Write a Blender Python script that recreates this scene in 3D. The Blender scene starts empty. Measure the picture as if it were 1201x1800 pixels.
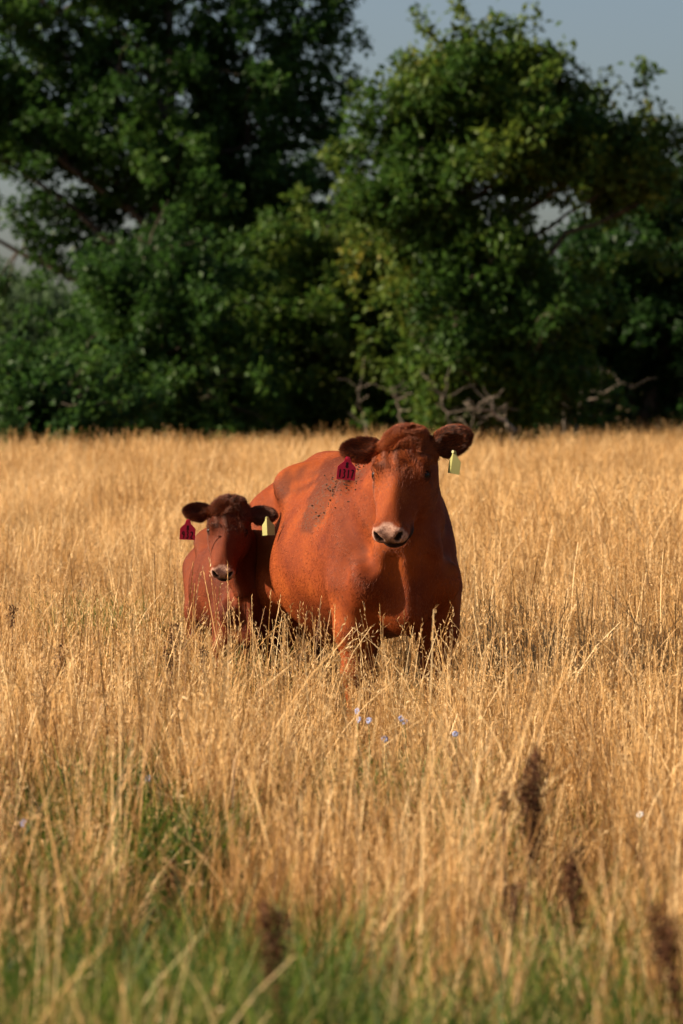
import bpy, math, random
import numpy as np
from mathutils import Vector, Matrix

random.seed(7)
RNG = np.random.default_rng(7)
S = bpy.context.scene
COL = S.collection

# ------------------------------------------------------------------ camera
H = 1.63            # eye height
F = 6750.0          # focal length in pixels of the 1201 x 1800 photograph
YH = 680.0          # horizon row
cam_d = bpy.data.cameras.new('camera')
cam_d.sensor_fit = 'VERTICAL'
cam_d.sensor_height = 36.0
cam_d.sensor_width = 24.0
cam_d.lens = 135.0
cam_d.clip_start = 0.2
cam_d.clip_end = 12000
cam_d.dof.use_dof = True
cam_d.dof.focus_distance = 16.6
cam_d.dof.aperture_fstop = 4.4
cam = bpy.data.objects.new('camera', cam_d)
COL.objects.link(cam)
PITCH = math.atan((900 - YH) / F)
cam.location = (0, 0, H)
cam.rotation_euler = (math.pi / 2 - PITCH, 0, 0)
S.camera = cam

# ------------------------------------------------------------------ sky and sun
SUN_EL = math.radians(27)
SUN_AZ = math.radians(-90)          # from +Y, clockwise
sun_dir = Vector((math.sin(SUN_AZ) * math.cos(SUN_EL), math.cos(SUN_AZ) * math.cos(SUN_EL), math.sin(SUN_EL)))
W = bpy.data.worlds.new('World')
S.world = W
W.use_nodes = True
wn = W.node_tree
wn.nodes.clear()
sky = wn.nodes.new('ShaderNodeTexSky')
sky.sky_type = 'NISHITA'
sky.sun_disc = False
sky.sun_elevation = SUN_EL
sky.sun_rotation = SUN_AZ % (2 * math.pi)
sky.altitude = 200
sky.air_density = 0.8
sky.dust_density = 3.0
sky.ozone_density = 0.9
bg = wn.nodes.new('ShaderNodeBackground')
bg.inputs['Strength'].default_value = 0.05
wo = wn.nodes.new('ShaderNodeOutputWorld')
wn.links.new(sky.outputs[0], bg.inputs[0])
wn.links.new(bg.outputs[0], wo.inputs[0])
sl = bpy.data.lights.new('sun', 'SUN')
sl.energy = 5.0
sl.angle = math.radians(0.6)
sl.color = (1.0, 0.83, 0.62)
so = bpy.data.objects.new('sun', sl)
COL.objects.link(so)
so.rotation_euler = (-sun_dir).to_track_quat('-Z', 'Y').to_euler()
so.location = (0, 0, 50)

S.view_settings.view_transform = 'Standard'
S.view_settings.look = 'None'
S.view_settings.gamma = 1.0
S.view_settings.use_curve_mapping = False
S.view_settings.exposure = 1.2
S.render.engine = 'CYCLES'
S.cycles.use_denoising = True
S.cycles.max_bounces = 8
S.cycles.diffuse_bounces = 1
S.cycles.glossy_bounces = 2
S.cycles.transmission_bounces = 3
S.cycles.transparent_max_bounces = 4
S.cycles.sample_clamp_indirect = 6
S.cycles.caustics_reflective = False
S.cycles.caustics_refractive = False


# ------------------------------------------------------------------ helpers
def at(px, py, z=0.0):
    """ground-plane style lookup: where the ray through a photo pixel meets height z"""
    v = math.tan(math.atan((py - 900) / F) + PITCH)
    d = (H - z) / v
    return ((px - 600.5) / F * d, d)


def at_d(px, py, d):
    """point at distance d seen at a photo pixel"""
    v = math.tan(math.atan((py - 900) / F) + PITCH)
    return ((px - 600.5) / F * d, d, H - v * d)


def tag(o, label=None, cat=None, group=None, kind=None):
    if label: o['label'] = label
    if cat: o['category'] = cat
    if group: o['group'] = group
    if kind: o['kind'] = kind
    return o


def empty(name, loc, rz=0.0):
    o = bpy.data.objects.new(name, None)
    COL.objects.link(o)
    o.location = loc
    o.rotation_euler = (0, 0, rz)
    o.empty_display_size = 0.2
    return o


def mesh_obj(name, V, Fc, mat, parent=None, smooth=False, attrs=None, link=True):
    """V (n,3); Fc: array (m,3) or (m,4) or list of faces"""
    V = np.asarray(V, dtype=np.float32)
    me = bpy.data.meshes.new(name)
    if isinstance(Fc, np.ndarray):
        m, k = Fc.shape
        me.vertices.add(len(V))
        me.vertices.foreach_set('co', V.ravel())
        me.loops.add(m * k)
        me.loops.foreach_set('vertex_index', Fc.astype(np.int32).ravel())
        me.polygons.add(m)
        me.polygons.foreach_set('loop_start', np.arange(0, m * k, k, dtype=np.int32))
        me.polygons.foreach_set('loop_total', np.full(m, k, dtype=np.int32))
        me.update(calc_edges=True)
    else:
        me.from_pydata([tuple(map(float, v)) for v in V], [], Fc)
    if smooth:
        me.polygons.foreach_set('use_smooth', np.ones(len(me.polygons), dtype=bool))
    if attrs:
        for k_, a in attrs.items():
            at_ = me.attributes.new(k_, 'FLOAT', 'POINT')
            at_.data.foreach_set('value', np.asarray(a, dtype=np.float32))
    for mm in (mat if isinstance(mat, (list, tuple)) else [mat]):
        me.materials.append(mm)
    me.update()
    o = bpy.data.objects.new(name, me)
    if link:
        COL.objects.link(o)
    if parent is not None:
        o.parent = parent
    return o


class Nodes:
    def __init__(s, name):
        s.m = bpy.data.materials.new(name)
        s.m.use_nodes = True
        s.t = s.m.node_tree
        s.t.nodes.clear()
        s.out = s.t.nodes.new('ShaderNodeOutputMaterial')

    def n(s, typ, **kw):
        nd = s.t.nodes.new(typ)
        for k, v in kw.items():
            if k in nd.inputs:
                nd.inputs[k].default_value = v
            else:
                setattr(nd, k, v)
        return nd

    def l(s, a, b):
        s.t.links.new(a, b)

    def attr(s, name):
        return s.n('ShaderNodeAttribute', attribute_name=name).outputs['Fac']

    def math(s, op, a, b=None, clamp=False):
        nd = s.n('ShaderNodeMath', operation=op, use_clamp=clamp)
        for i, v in enumerate((a, b)):
            if v is None: continue
            if isinstance(v, (int, float)): nd.inputs[i].default_value = v
            else: s.l(v, nd.inputs[i])
        return nd.outputs[0]

    def ramp(s, fac, stops):
        r = s.n('ShaderNodeValToRGB')
        e = r.color_ramp.elements
        while len(e) < len(stops): e.new(0.5)
        for i, (p, c) in enumerate(stops):
            e[i].position = p
            e[i].color = (*c, 1)
        s.l(fac, r.inputs[0])
        return r.outputs[0]

    def mix(s, fac, a, b, blend='MIX'):
        nd = s.n('ShaderNodeMix', data_type='RGBA', blend_type=blend)
        for i, v in ((0, fac), (6, a), (7, b)):
            if isinstance(v, (int, float)): nd.inputs[i].default_value = v
            elif isinstance(v, tuple): nd.inputs[i].default_value = (*v, 1)
            else: s.l(v, nd.inputs[i])
        return nd.outputs[2]

    def noise(s, scale, detail=3, vec=None, rough=0.5):
        nd = s.n('ShaderNodeTexNoise')
        nd.inputs['Scale'].default_value = scale
        nd.inputs['Detail'].default_value = detail
        nd.inputs['Roughness'].default_value = rough
        if vec is not None: s.l(vec, nd.inputs['Vector'])
        return nd.outputs['Fac']


def leaf_material(name, stops, trans=0.35, rough=0.5, spec=0.25, per_object=0.0):
    """thin plant tissue: colour by the 'tint' attribute, some light passes through"""
    N = Nodes(name)
    f = N.attr('tint')
    if per_object:
        oi = N.n('ShaderNodeObjectInfo')
        f = N.math('ADD', f, N.math('MULTIPLY', N.math('SUBTRACT', oi.outputs['Random'], 0.5), per_object))
        drift = N.noise(0.9, 3, oi.outputs['Location'], 0.6)
        f = N.math('ADD', f, N.math('MULTIPLY', N.math('SUBTRACT', drift, 0.52), 1.3), clamp=True)
    c = N.ramp(f, stops)
    p = N.n('ShaderNodeBsdfPrincipled')
    p.inputs['Roughness'].default_value = rough
    p.inputs['Specular IOR Level'].default_value = spec
    N.l(c, p.inputs['Base Color'])
    t = N.n('ShaderNodeBsdfTranslucent')
    N.l(c, t.inputs['Color'])
    mx = N.n('ShaderNodeMixShader')
    mx.inputs[0].default_value = trans
    N.l(p.outputs[0], mx.inputs[1])
    N.l(t.outputs[0], mx.inputs[2])
    N.l(mx.outputs[0], N.out.inputs[0])
    return N.m


def plain(name, color, rough=0.6, spec=0.4, noise_amt=0.0, noise_scale=8.0, bump=0.0):
    N = Nodes(name)
    p = N.n('ShaderNodeBsdfPrincipled')
    p.inputs['Roughness'].default_value = rough
    p.inputs['Specular IOR Level'].default_value = spec
    tc = N.n('ShaderNodeTexCoord')
    nz = N.noise(noise_scale, 5, tc.outputs['Object'])
    if noise_amt:
        dark = tuple(c * (1 - noise_amt) for c in color)
        light = tuple(min(1, c * (1 + noise_amt)) for c in color)
        N.l(N.ramp(nz, [(0.3, dark), (0.7, light)]), p.inputs['Base Color'])
    else:
        p.inputs['Base Color'].default_value = (*color, 1)
    if bump:
        b = N.n('ShaderNodeBump')
        b.inputs['Strength'].default_value = bump
        b.inputs['Distance'].default_value = 0.02
        N.l(nz, b.inputs['Height'])
        N.l(b.outputs[0], p.inputs['Normal'])
    N.l(p.outputs[0], N.out.inputs[0])
    return N.m


def vnoise(P, scale, seed=0):
    """smooth cheap 3-D noise, about -1..1, vectorised"""
    r = np.random.default_rng(seed)
    out = np.zeros(len(P))
    for k in range(7):
        d = r.normal(size=3)
        d /= np.linalg.norm(d)
        f = scale * (0.6 + 0.9 * r.random())
        d2 = r.normal(size=3)
        d2 /= np.linalg.norm(d2)
        out += np.sin(P @ d * f + r.random() * 6.28 + 1.3 * np.sin(P @ d2 * f * 0.7 + r.random() * 6.28))
    return out / 3.2


def tubes(paths, sides=6):
    """paths: list of (points (n,3), radii (n,)) -> V, F quads"""
    Vs, Fs, off = [], [], 0
    ang = np.arange(sides) * 2 * math.pi / sides
    ca, sa = np.cos(ang), np.sin(ang)
    for P, R in paths:
        P = np.asarray(P, float)
        R = np.asarray(R, float)
        n = len(P)
        T = np.gradient(P, axis=0)
        T /= np.linalg.norm(T, axis=1)[:, None] + 1e-9
        ref = np.array([0.31, 0.95, 0.05]) if abs(T[0][2]) > 0.5 else np.array([0.03, 0.05, 1.0])
        A = np.cross(T, ref)
        A /= np.linalg.norm(A, axis=1)[:, None] + 1e-9
        B = np.cross(T, A)
        V = P[:, None, :] + R[:, None, None] * (A[:, None, :] * ca[None, :, None] + B[:, None, :] * sa[None, :, None])
        Vs.append(V.reshape(-1, 3))
        i, j = np.meshgrid(np.arange(n - 1), np.arange(sides), indexing='ij')
        j2 = (j + 1) % sides
        Fs.append(np.stack([i * sides + j, i * sides + j2, (i + 1) * sides + j2, (i + 1) * sides + j], -1).reshape(-1, 4) + off)
        off += n * sides
    return np.concatenate(Vs), np.concatenate(Fs)


def wander(a, b, n, amp, rng, sag=0.0):
    a = np.asarray(a, float); b = np.asarray(b, float)
    t = np.linspace(0, 1, n)
    P = a + (b - a) * t[:, None]
    L = np.linalg.norm(b - a)
    w = np.sin(t * math.pi)[:, None]
    off = rng.normal(size=(n, 3)) * amp * L
    off = (off + np.roll(off, 1, 0) + np.roll(off, -1, 0)) / 3
    P += off * w
    P[:, 2] += sag * L * np.sin(t * math.pi)
    return P


# ------------------------------------------------------------------ ground and far land
def build_ground():
    N = Nodes('dry_soil')
    tc = N.n('ShaderNodeTexCoord')
    n1 = N.noise(0.6, 6, tc.outputs['Object'])
    n2 = N.noise(18, 6, tc.outputs['Object'], 0.7)
    c = N.ramp(n2, [(0.3, (0.04, 0.025, 0.012)), (0.7, (0.14, 0.09, 0.04))])
    c2 = N.ramp(n1, [(0.35, (0.06, 0.05, 0.02)), (0.65, (0.16, 0.11, 0.05))])
    cc = N.mix(0.5, c, c2)
    p = N.n('ShaderNodeBsdfPrincipled')
    p.inputs['Roughness'].default_value = 0.95
    p.inputs['Specular IOR Level'].default_value = 0.1
    N.l(cc, p.inputs['Base Color'])
    b = N.n('ShaderNodeBump')
    b.inputs['Distance'].default_value = 0.03
    N.l(n2, b.inputs['Height'])
    N.l(b.outputs[0], p.inputs['Normal'])
    N.l(p.outputs[0], N.out.inputs[0])
    xs = np.concatenate([[-5000, -1500, -500, -200, -100], np.linspace(-60, 60, 61), [100, 200, 500, 1500, 5000]])
    ys = np.concatenate([[-5000, -1000, -200, -60, -20], np.linspace(-8, 120, 65), [160, 250, 500, 1500, 6000]])
    X, Y = np.meshgrid(xs, ys, indexing='ij')
    P = np.stack([X.ravel(), Y.ravel(), 0 * X.ravel()], -1)
    Z = 0.03 * vnoise(P, 0.5, 3) * (np.abs(P[:, 1] - 17) > 3) * (np.abs(P[:, 1]) < 130)
    P[:, 2] = np.where(Z > 0, -0.3 * Z, Z)
    nx, ny = len(xs), len(ys)
    i, j = np.meshgrid(np.arange(nx - 1), np.arange(ny - 1), indexing='ij')
    Fq = np.stack([i * ny + j, (i + 1) * ny + j, (i + 1) * ny + j + 1, i * ny + j + 1], -1).reshape(-1, 4)
    o = mesh_obj('ground', P, Fq, N.m, smooth=True)
    tag(o, kind='structure')


build_ground()


# ------------------------------------------------------------------ leaves and trees
LEAF = {
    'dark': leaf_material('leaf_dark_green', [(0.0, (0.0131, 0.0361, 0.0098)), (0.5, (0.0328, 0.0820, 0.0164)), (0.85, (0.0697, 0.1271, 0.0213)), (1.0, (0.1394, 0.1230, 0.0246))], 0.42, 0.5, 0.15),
    'mid': leaf_material('leaf_mid_green', [(0.0, (0.0148, 0.0410, 0.0098)), (0.5, (0.0394, 0.0943, 0.0164)), (0.85, (0.0820, 0.1435, 0.0230)), (1.0, (0.2132, 0.1804, 0.0328))], 0.42, 0.5, 0.15),
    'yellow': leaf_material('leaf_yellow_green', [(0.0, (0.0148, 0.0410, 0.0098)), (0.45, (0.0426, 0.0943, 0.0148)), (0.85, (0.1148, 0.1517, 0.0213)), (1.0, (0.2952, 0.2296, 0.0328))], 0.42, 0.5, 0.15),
    'far': leaf_material('leaf_far_green', [(0.0, (0.06, 0.10, 0.05)), (0.6, (0.10, 0.16, 0.07)), (1.0, (0.16, 0.22, 0.09))], 0.3, 0.7, 0.1),
}
BARK = plain('bark_grey_brown', (0.07, 0.055, 0.042), 0.9, 0.1, 0.5, 9, 0.6)
DEADWOOD = plain('bleached_deadwood', (0.17, 0.14, 0.11), 0.85, 0.15, 0.4, 12, 0.4)


def leaves(centres, dirs, n_per, length, rng, leaf=0.10, droop=0.25, tint=None):
    """leaf shoots: n_per folded leaves along each shoot; returns V, F, tint"""
    m = len(centres)
    N_ = m * n_per
    C = np.repeat(centres, n_per, 0)
    D = np.repeat(dirs, n_per, 0)
    t = rng.random(N_)
    P = C + D * (t * length)[:, None] + rng.normal(size=(N_, 3)) * (0.28 * length)
    P[:, 2] -= droop * length * t ** 2
    # leaf axis: outwards from the shoot, drooping
    A = rng.normal(size=(N_, 3)) + D * 0.9
    A[:, 2] -= 0.35
    A /= np.linalg.norm(A, axis=1)[:, None]
    U = rng.normal(size=(N_, 3)) * 0.75 + np.array([0, 0, 1.0])
    Bv = np.cross(A, U)
    Bv /= np.linalg.norm(Bv, axis=1)[:, None] + 1e-9
    Nn = np.cross(Bv, A)
    L = leaf * (0.6 + 0.8 * rng.random(N_))[:, None]
    w = L * 0.30
    v0 = P
    v1 = P + A * L * 0.45 + Bv * w + Nn * L * 0.10
    v2 = P + A * L
    v3 = P + A * L * 0.45 - Bv * w + Nn * L * 0.10
    V = np.stack([v0, v1, v2, v3], 1).reshape(-1, 3)
    b = np.arange(N_)[:, None] * 4
    Fc = np.concatenate([b + np.array([0, 1, 2]), b + np.array([0, 2, 3])])
    if tint is None:
        tint = rng.random(m)
    T = np.clip(np.repeat(tint, n_per) * 0.65 + rng.random(N_) * 0.35, 0, 1)
    return V, Fc, np.repeat(T, 4)


def sample_lobes(lobes, n, rng, shell=0.55, gap=0.15, gscale=1.6, seed=1, sub=0):
    """lobes: (cx,cy,cz, rx,ry,rz) world; returns shoot centres, outward directions"""
    if sub:
        # every lobe is a sheaf of tapering boughs, so the outline is feathery and light gets between
        Cs, Ds = [], []
        area = np.array([(l[3] * l[5]) for l in lobes])
        nb = np.maximum(4, (area / area.sum() * n / 13)).astype(int)
        for l, k in zip(lobes, nb):
            for _ in range(k):
                d = rng.normal(size=3); d /= np.linalg.norm(d)
                r = 0.12 + 0.86 * rng.random() ** 0.55
                c = np.array(l[:3]) + d * r * np.array(l[3:])
                dr = d * np.array([0.9, 0.9, 0.5]) + np.array([0, 0, 0.45]) + rng.normal(size=3) * 0.45
                if c[2] < 2.2: dr[2] -= 0.5 * rng.random()
                dr /= np.linalg.norm(dr)
                Lb = 0.55 + 0.85 * rng.random()
                m = 13
                t = rng.random(m)
                p = c + dr * (t * Lb - 0.2)[:, None] + rng.normal(size=(m, 3)) * (0.155 * (1 - 0.75 * t))[:, None]
                p[:, 2] -= 0.10 * Lb * t ** 2
                dd = dr + rng.normal(size=(m, 3)) * 0.45
                Cs.append(p); Ds.append(dd / np.linalg.norm(dd, axis=1)[:, None])
        P, D = np.concatenate(Cs), np.concatenate(Ds)
        keep = (vnoise(P, gscale, seed + 5) > (-1 + 2 * gap) * 0.8) & (P[:, 2] > 0.15)
        return P[keep], D[keep]
    vol = np.array([l[3] * l[4] * l[5] for l in lobes]) ** 0.8
    cnt = (vol / vol.sum() * n * 1.6).astype(int) + 3
    Cs, Ds = [], []
    for l, c in zip(lobes, cnt):
        d = rng.normal(size=(c, 3))
        d /= np.linalg.norm(d, axis=1)[:, None]
        r = shell + (1 - shell) * rng.random(c) ** 0.6
        r *= 1 + 0.16 * vnoise(d * 2.0 + np.array(l[:3]), 2.2, seed)
        p = np.array(l[:3]) + d * r[:, None] * np.array(l[3:])
        Cs.append(p)
        Ds.append(d)
    P = np.concatenate(Cs); D = np.concatenate(Ds)
    keep = vnoise(P, gscale, seed + 5) > (-1 + 2 * gap) * 0.8
    keep &= P[:, 2] > 0.15
    P, D = P[keep], D[keep]
    if len(P) > n:
        idx = rng.permutation(len(P))[:n]
        P, D = P[idx], D[idx]
    D = D + np.array([0, 0, 0.35]) + rng.normal(size=D.shape) * 0.35
    D /= np.linalg.norm(D, axis=1)[:, None]
    return P, D


def tree(name, label, lobes_px, d, base_px, mat, n, seed, trunk_r=0.2, group=None, category='tree',
         leaf=0.12, gap=0.2, shell=0.45, n_per=15, shoot=0.26, stems=1, tint_bias=0.0, twigs=260, gscale=3.2, sub=9):
    rng = np.random.default_rng(seed)
    bx, by = (base_px - 600.5) / F * d, d
    root = empty(name, (bx, by, 0))
    tag(root, label, category, group)
    lobes = []
    for (px, py, rx, ry, dy) in lobes_px:
        dd = d + dy
        x, y, z = at_d(px, py, dd)
        k = dd / F
        lobes.append((x - bx, y - by, z, rx * k, (rx + ry) * 0.5 * k * 0.85, ry * k))
    P, D = sample_lobes(lobes, n, rng, 0.1, gap, gscale, seed, sub)
    tint = np.clip(0.42 + 0.25 * vnoise(P, 0.9, seed + 9) + 0.25 * vnoise(P, 3.5, seed + 19) + tint_bias, 0, 1)
    V, Fc, T = leaves(P, D, n_per, shoot, rng, leaf, tint=tint)
    cr = mesh_obj('crown', V, Fc, LEAF[mat], root, attrs={'tint': T})
    tag(cr, kind='stuff')
    # trunk, limbs, twigs in one woody part
    paths = []
    top = max(lobes, key=lambda l: l[2] + l[5])
    for s_ in range(stems):
        b = np.array([rng.normal() * 0.25 * (s_ > 0), rng.normal() * 0.25 * (s_ > 0), -0.05])
        zt = top[2] * (1.0 if s_ == 0 else 0.6 + 0.3 * rng.random())
        tip = np.array([top[0] * 0.8 + rng.normal() * 0.3 * (s_ > 0), top[1] * 0.8, zt])
        tr = wander(b, tip, 14, 0.035, rng)
        R = trunk_r * (1 - 0.75 * np.linspace(0, 1, 14)) * (1 if s_ == 0 else 0.6)
        R[0] *= 1.35
        paths.append((tr, R))
    limbs = []
    tr, R = paths[0]
    for l in lobes:
        c = np.array(l[:3])
        # start somewhere on the trunk below the lobe
        zs = max(0.4, c[2] - 0.7 * abs(c[0]) - 0.4)
        i = int(np.clip(np.searchsorted(tr[:, 2], zs), 1, 12))
        r0 = R[i] * 0.55
        lp = wander(tr[i], c + rng.normal(size=3) * 0.1, 9, 0.05, rng, 0.06)
        limbs.append((lp, np.linspace(r0, r0 * 0.3, 9)))
    paths += limbs
    LP = np.concatenate([p for p, _ in limbs])
    for i in rng.permutation(len(P))[:twigs]:
        c = P[i]
        dd = np.linalg.norm(LP - c, axis=1)
        j = int(np.argmin(dd + 0.4 * (LP[:, 2] > c[2])))
        if dd[j] < 0.25: continue
        q = wander(LP[j], c + D[i] * 0.3, 6, 0.07, rng, 0.05)
        paths.append((q, np.linspace(0.022, 0.006, 6) * (d / 68)))
    Vt, Ft = tubes(paths, 6)
    mesh_obj('trunk', Vt, Ft, BARK, root, smooth=True)
    return root


# big tree on the left
tree('broadleaf_tree', 'tallest dark green tree on the left, crown cut off by the picture top',
     [(30, 60, 110, 90, 0.2), (130, -30, 120, 70, 0), (400, 330, 90, 80, 0.8), (390, 400, 100, 70, 0.2), (0, 170, 100, 90, 0), (380, 120, 190, 160, 0), (200, 60, 170, 120, 0.8), (80, 20, 130, 80, 0), (480, 20, 130, 120, 0), (250, -60, 240, 120, 0), (470, 240, 130, 150, 0), (230, 250, 130, 90, 0.4), (330, 400, 110, 70, 0.5), (150, 310, 120, 60, 0.5), (430, 340, 100, 90, 0.5),
      (520, 160, 70, 90, 0.5), (300, 300, 160, 130, -0.8), (90, 210, 120, 80, 0.3), (30, 290, 90, 70, 0), (200, 190, 140, 90, -0.5), (560, 330, 90, 110, 0.8),
      (110, 400, 110, 45, 0.6), (10, 420, 90, 60, 0.4), (380, 430, 110, 90, 0.8), (-70, 150, 110, 160, 0), (560, 40, 40, 40, 0), (30, 440, 80, 34, 0.3), (110, 472, 80, 30, 0.2), (60, 120, 110, 60, 0.4), (480, 400, 110, 80, 0.3), (590, 420, 80, 70, 0.5), (300, 470, 110, 60, 0.3)],
     71, 395, 'mid', 9500, 11, 0.24, gap=0.24, shell=0.35, n_per=15, leaf=0.125, twigs=500)
tree('broadleaf_tree', 'mid-sized green tree under the big left crown, leafy down to the grass',
     [(240, 560, 100, 90, 0), (200, 640, 75, 90, 0.3), (300, 520, 110, 70, 0.6), (290, 640, 130, 110, -0.4), (200, 720, 120, 60, -0.5), (370, 700, 90, 80, -0.3), (240, 470, 80, 50, 0)],
     62.5, 270, 'mid', 3000, 12, 0.12, gap=0.10, shell=0.4, leaf=0.12, stems=2, twigs=150, tint_bias=0.02)
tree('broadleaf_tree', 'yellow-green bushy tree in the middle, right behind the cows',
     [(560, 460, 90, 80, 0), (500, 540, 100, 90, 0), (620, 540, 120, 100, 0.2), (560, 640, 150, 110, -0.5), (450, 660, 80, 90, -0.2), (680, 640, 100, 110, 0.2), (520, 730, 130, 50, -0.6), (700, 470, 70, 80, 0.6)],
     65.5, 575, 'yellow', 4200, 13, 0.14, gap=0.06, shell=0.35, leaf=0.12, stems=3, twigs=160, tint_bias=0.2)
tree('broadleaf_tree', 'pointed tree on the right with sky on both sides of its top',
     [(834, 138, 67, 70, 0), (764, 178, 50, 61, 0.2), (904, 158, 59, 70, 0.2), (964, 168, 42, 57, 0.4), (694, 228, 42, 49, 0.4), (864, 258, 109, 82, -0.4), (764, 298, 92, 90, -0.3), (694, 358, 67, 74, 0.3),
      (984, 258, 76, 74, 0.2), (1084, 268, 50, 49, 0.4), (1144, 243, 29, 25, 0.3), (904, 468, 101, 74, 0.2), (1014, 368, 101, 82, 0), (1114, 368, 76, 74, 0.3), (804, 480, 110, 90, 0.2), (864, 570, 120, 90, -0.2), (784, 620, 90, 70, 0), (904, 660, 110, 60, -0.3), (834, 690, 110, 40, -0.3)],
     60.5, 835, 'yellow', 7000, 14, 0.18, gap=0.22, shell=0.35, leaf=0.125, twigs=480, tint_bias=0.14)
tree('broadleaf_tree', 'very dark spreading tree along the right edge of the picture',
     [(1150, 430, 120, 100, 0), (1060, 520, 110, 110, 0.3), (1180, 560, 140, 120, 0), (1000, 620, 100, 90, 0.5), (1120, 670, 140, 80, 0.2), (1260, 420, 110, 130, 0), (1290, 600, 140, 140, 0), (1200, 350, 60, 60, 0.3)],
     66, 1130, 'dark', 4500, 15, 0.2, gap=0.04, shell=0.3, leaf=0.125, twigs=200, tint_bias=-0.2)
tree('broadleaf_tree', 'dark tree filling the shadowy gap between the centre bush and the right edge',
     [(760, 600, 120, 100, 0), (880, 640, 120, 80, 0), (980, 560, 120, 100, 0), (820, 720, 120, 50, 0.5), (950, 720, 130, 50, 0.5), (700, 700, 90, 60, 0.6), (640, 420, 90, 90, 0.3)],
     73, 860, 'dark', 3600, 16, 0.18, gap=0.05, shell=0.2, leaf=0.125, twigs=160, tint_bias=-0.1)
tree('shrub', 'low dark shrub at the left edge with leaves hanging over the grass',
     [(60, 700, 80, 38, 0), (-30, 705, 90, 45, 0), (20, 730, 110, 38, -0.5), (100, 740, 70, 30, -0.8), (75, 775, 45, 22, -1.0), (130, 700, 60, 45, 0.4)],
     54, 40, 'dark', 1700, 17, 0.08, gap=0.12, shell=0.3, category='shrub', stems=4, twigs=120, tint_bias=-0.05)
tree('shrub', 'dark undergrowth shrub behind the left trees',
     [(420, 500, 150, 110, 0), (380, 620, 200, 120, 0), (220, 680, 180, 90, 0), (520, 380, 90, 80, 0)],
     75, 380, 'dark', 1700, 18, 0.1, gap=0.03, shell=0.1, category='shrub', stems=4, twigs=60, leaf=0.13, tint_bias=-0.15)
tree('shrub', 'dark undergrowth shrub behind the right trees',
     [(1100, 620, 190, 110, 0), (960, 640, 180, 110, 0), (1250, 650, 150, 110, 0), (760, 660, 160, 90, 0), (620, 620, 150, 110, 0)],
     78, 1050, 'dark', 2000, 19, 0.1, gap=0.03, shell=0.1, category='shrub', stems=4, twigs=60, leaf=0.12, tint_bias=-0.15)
# outside the frame, where the row of trees goes on
tree('broadleaf_tree', 'dark tree beyond the left edge of the picture',
     [(-430, 150, 200, 170, 0), (-400, 400, 180, 150, 0), (-430, 560, 200, 150, 0)],
     84, -420, 'dark', 1500, 21, 0.22, gap=0.1, shell=0.3, leaf=0.13, twigs=120)
tree('broadleaf_tree', 'dark tree beyond the right edge of the picture',
     [(1520, 250, 170, 170, 0), (1580, 460, 190, 150, 0), (1480, 620, 200, 120, 0)],
     72, 1530, 'dark', 1500, 22, 0.22, gap=0.1, shell=0.3, leaf=0.13, twigs=120)

# soft sunlit bushes and the far wood seen at the left behind the row
for k, (px, py, rx, ry, d, lab) in enumerate([
        (50, 575, 90, 70, 150, 'hazy green rounded bush on the far meadow, left of the trees'),
        (-60, 560, 90, 60, 165, 'hazy green bush furthest left on the far meadow'),
        (130, 590, 70, 70, 175, 'hazy green bush on the far meadow, half behind the leafy tree')]):
    tree('bush', lab, [(px, py, rx, ry, 0), (px + 20, py + 60, rx * 1.1, ry * 0.8, 0)], d, px, 'far', 900, 31 + k, 0.12,
         gap=0.02, sub=0, category='bush', leaf=0.24, shoot=0.8, stems=2, twigs=10)


def far_wood():
    rng = np.random.default_rng(5)
    xs = np.arange(-260, 260, 5.0)
    lob = []
    for x in xs:
        r = 5 + 4 * rng.random()
        lob.append((x + rng.normal(), 420 + rng.normal() * 8, 4 + rng.random() * 4, r, r, r * (0.8 + 0.5 * rng.random())))
    P, D = sample_lobes(lob, 9000, rng, 0.5, 0.0, 0.3, 8)
    V, Fc, T = leaves(P, D, 6, 1.4, rng, 0.9)
    o = mesh_obj('distant_wood', V, Fc, LEAF['far'], attrs={'tint': T * 0.5})
    tag(o, 'far belt of blue-green woodland behind the trees', 'woodland', kind='stuff')


far_wood()


# dead limbs lying and leaning at the foot of the right-hand trees
def dead_branch(label, pts_px, d, r0, seed, forks=4, group='bleached dead branches under the trees'):
    rng = np.random.default_rng(seed)
    P = np.array([at_d(px, py, d + dy) for (px, py, dy) in pts_px])
    b = P[0].copy(); b[2] = 0
    root = empty('dead_branch', tuple(b))
    tag(root, label, 'dead branch', group)
    P = P - b
    t = np.linspace(0, len(P) - 1, 16)
    Q = np.stack([np.interp(t, np.arange(len(P)), P[:, k]) for k in range(3)], -1)
    Q += rng.normal(size=Q.shape) * 0.035
    r0 *= 0.62
    R = np.linspace(r0, r0 * 0.2, 16) * (1 + 0.15 * rng.normal(size=16))
    V, Fq = tubes([(Q, R)], 7)
    mesh_obj('limb', V, Fq, DEADWOOD, root, smooth=True)
    for k in range(forks + 4):
        i = rng.integers(4, 15)
        dirv = rng.normal(size=3); dirv[2] = abs(dirv[2]) * 0.6
        dirv /= np.linalg.norm(dirv)
        L = 0.25 + rng.random() * 0.4
        tw = wander(Q[i], Q[i] + dirv * L, 7, 0.1, rng)
        V, Fq = tubes([(tw, np.linspace(abs(R[i]) * 0.55, 0.004, 7))], 6)
        mesh_obj('twig', V, Fq, DEADWOOD, root, smooth=True)


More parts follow.
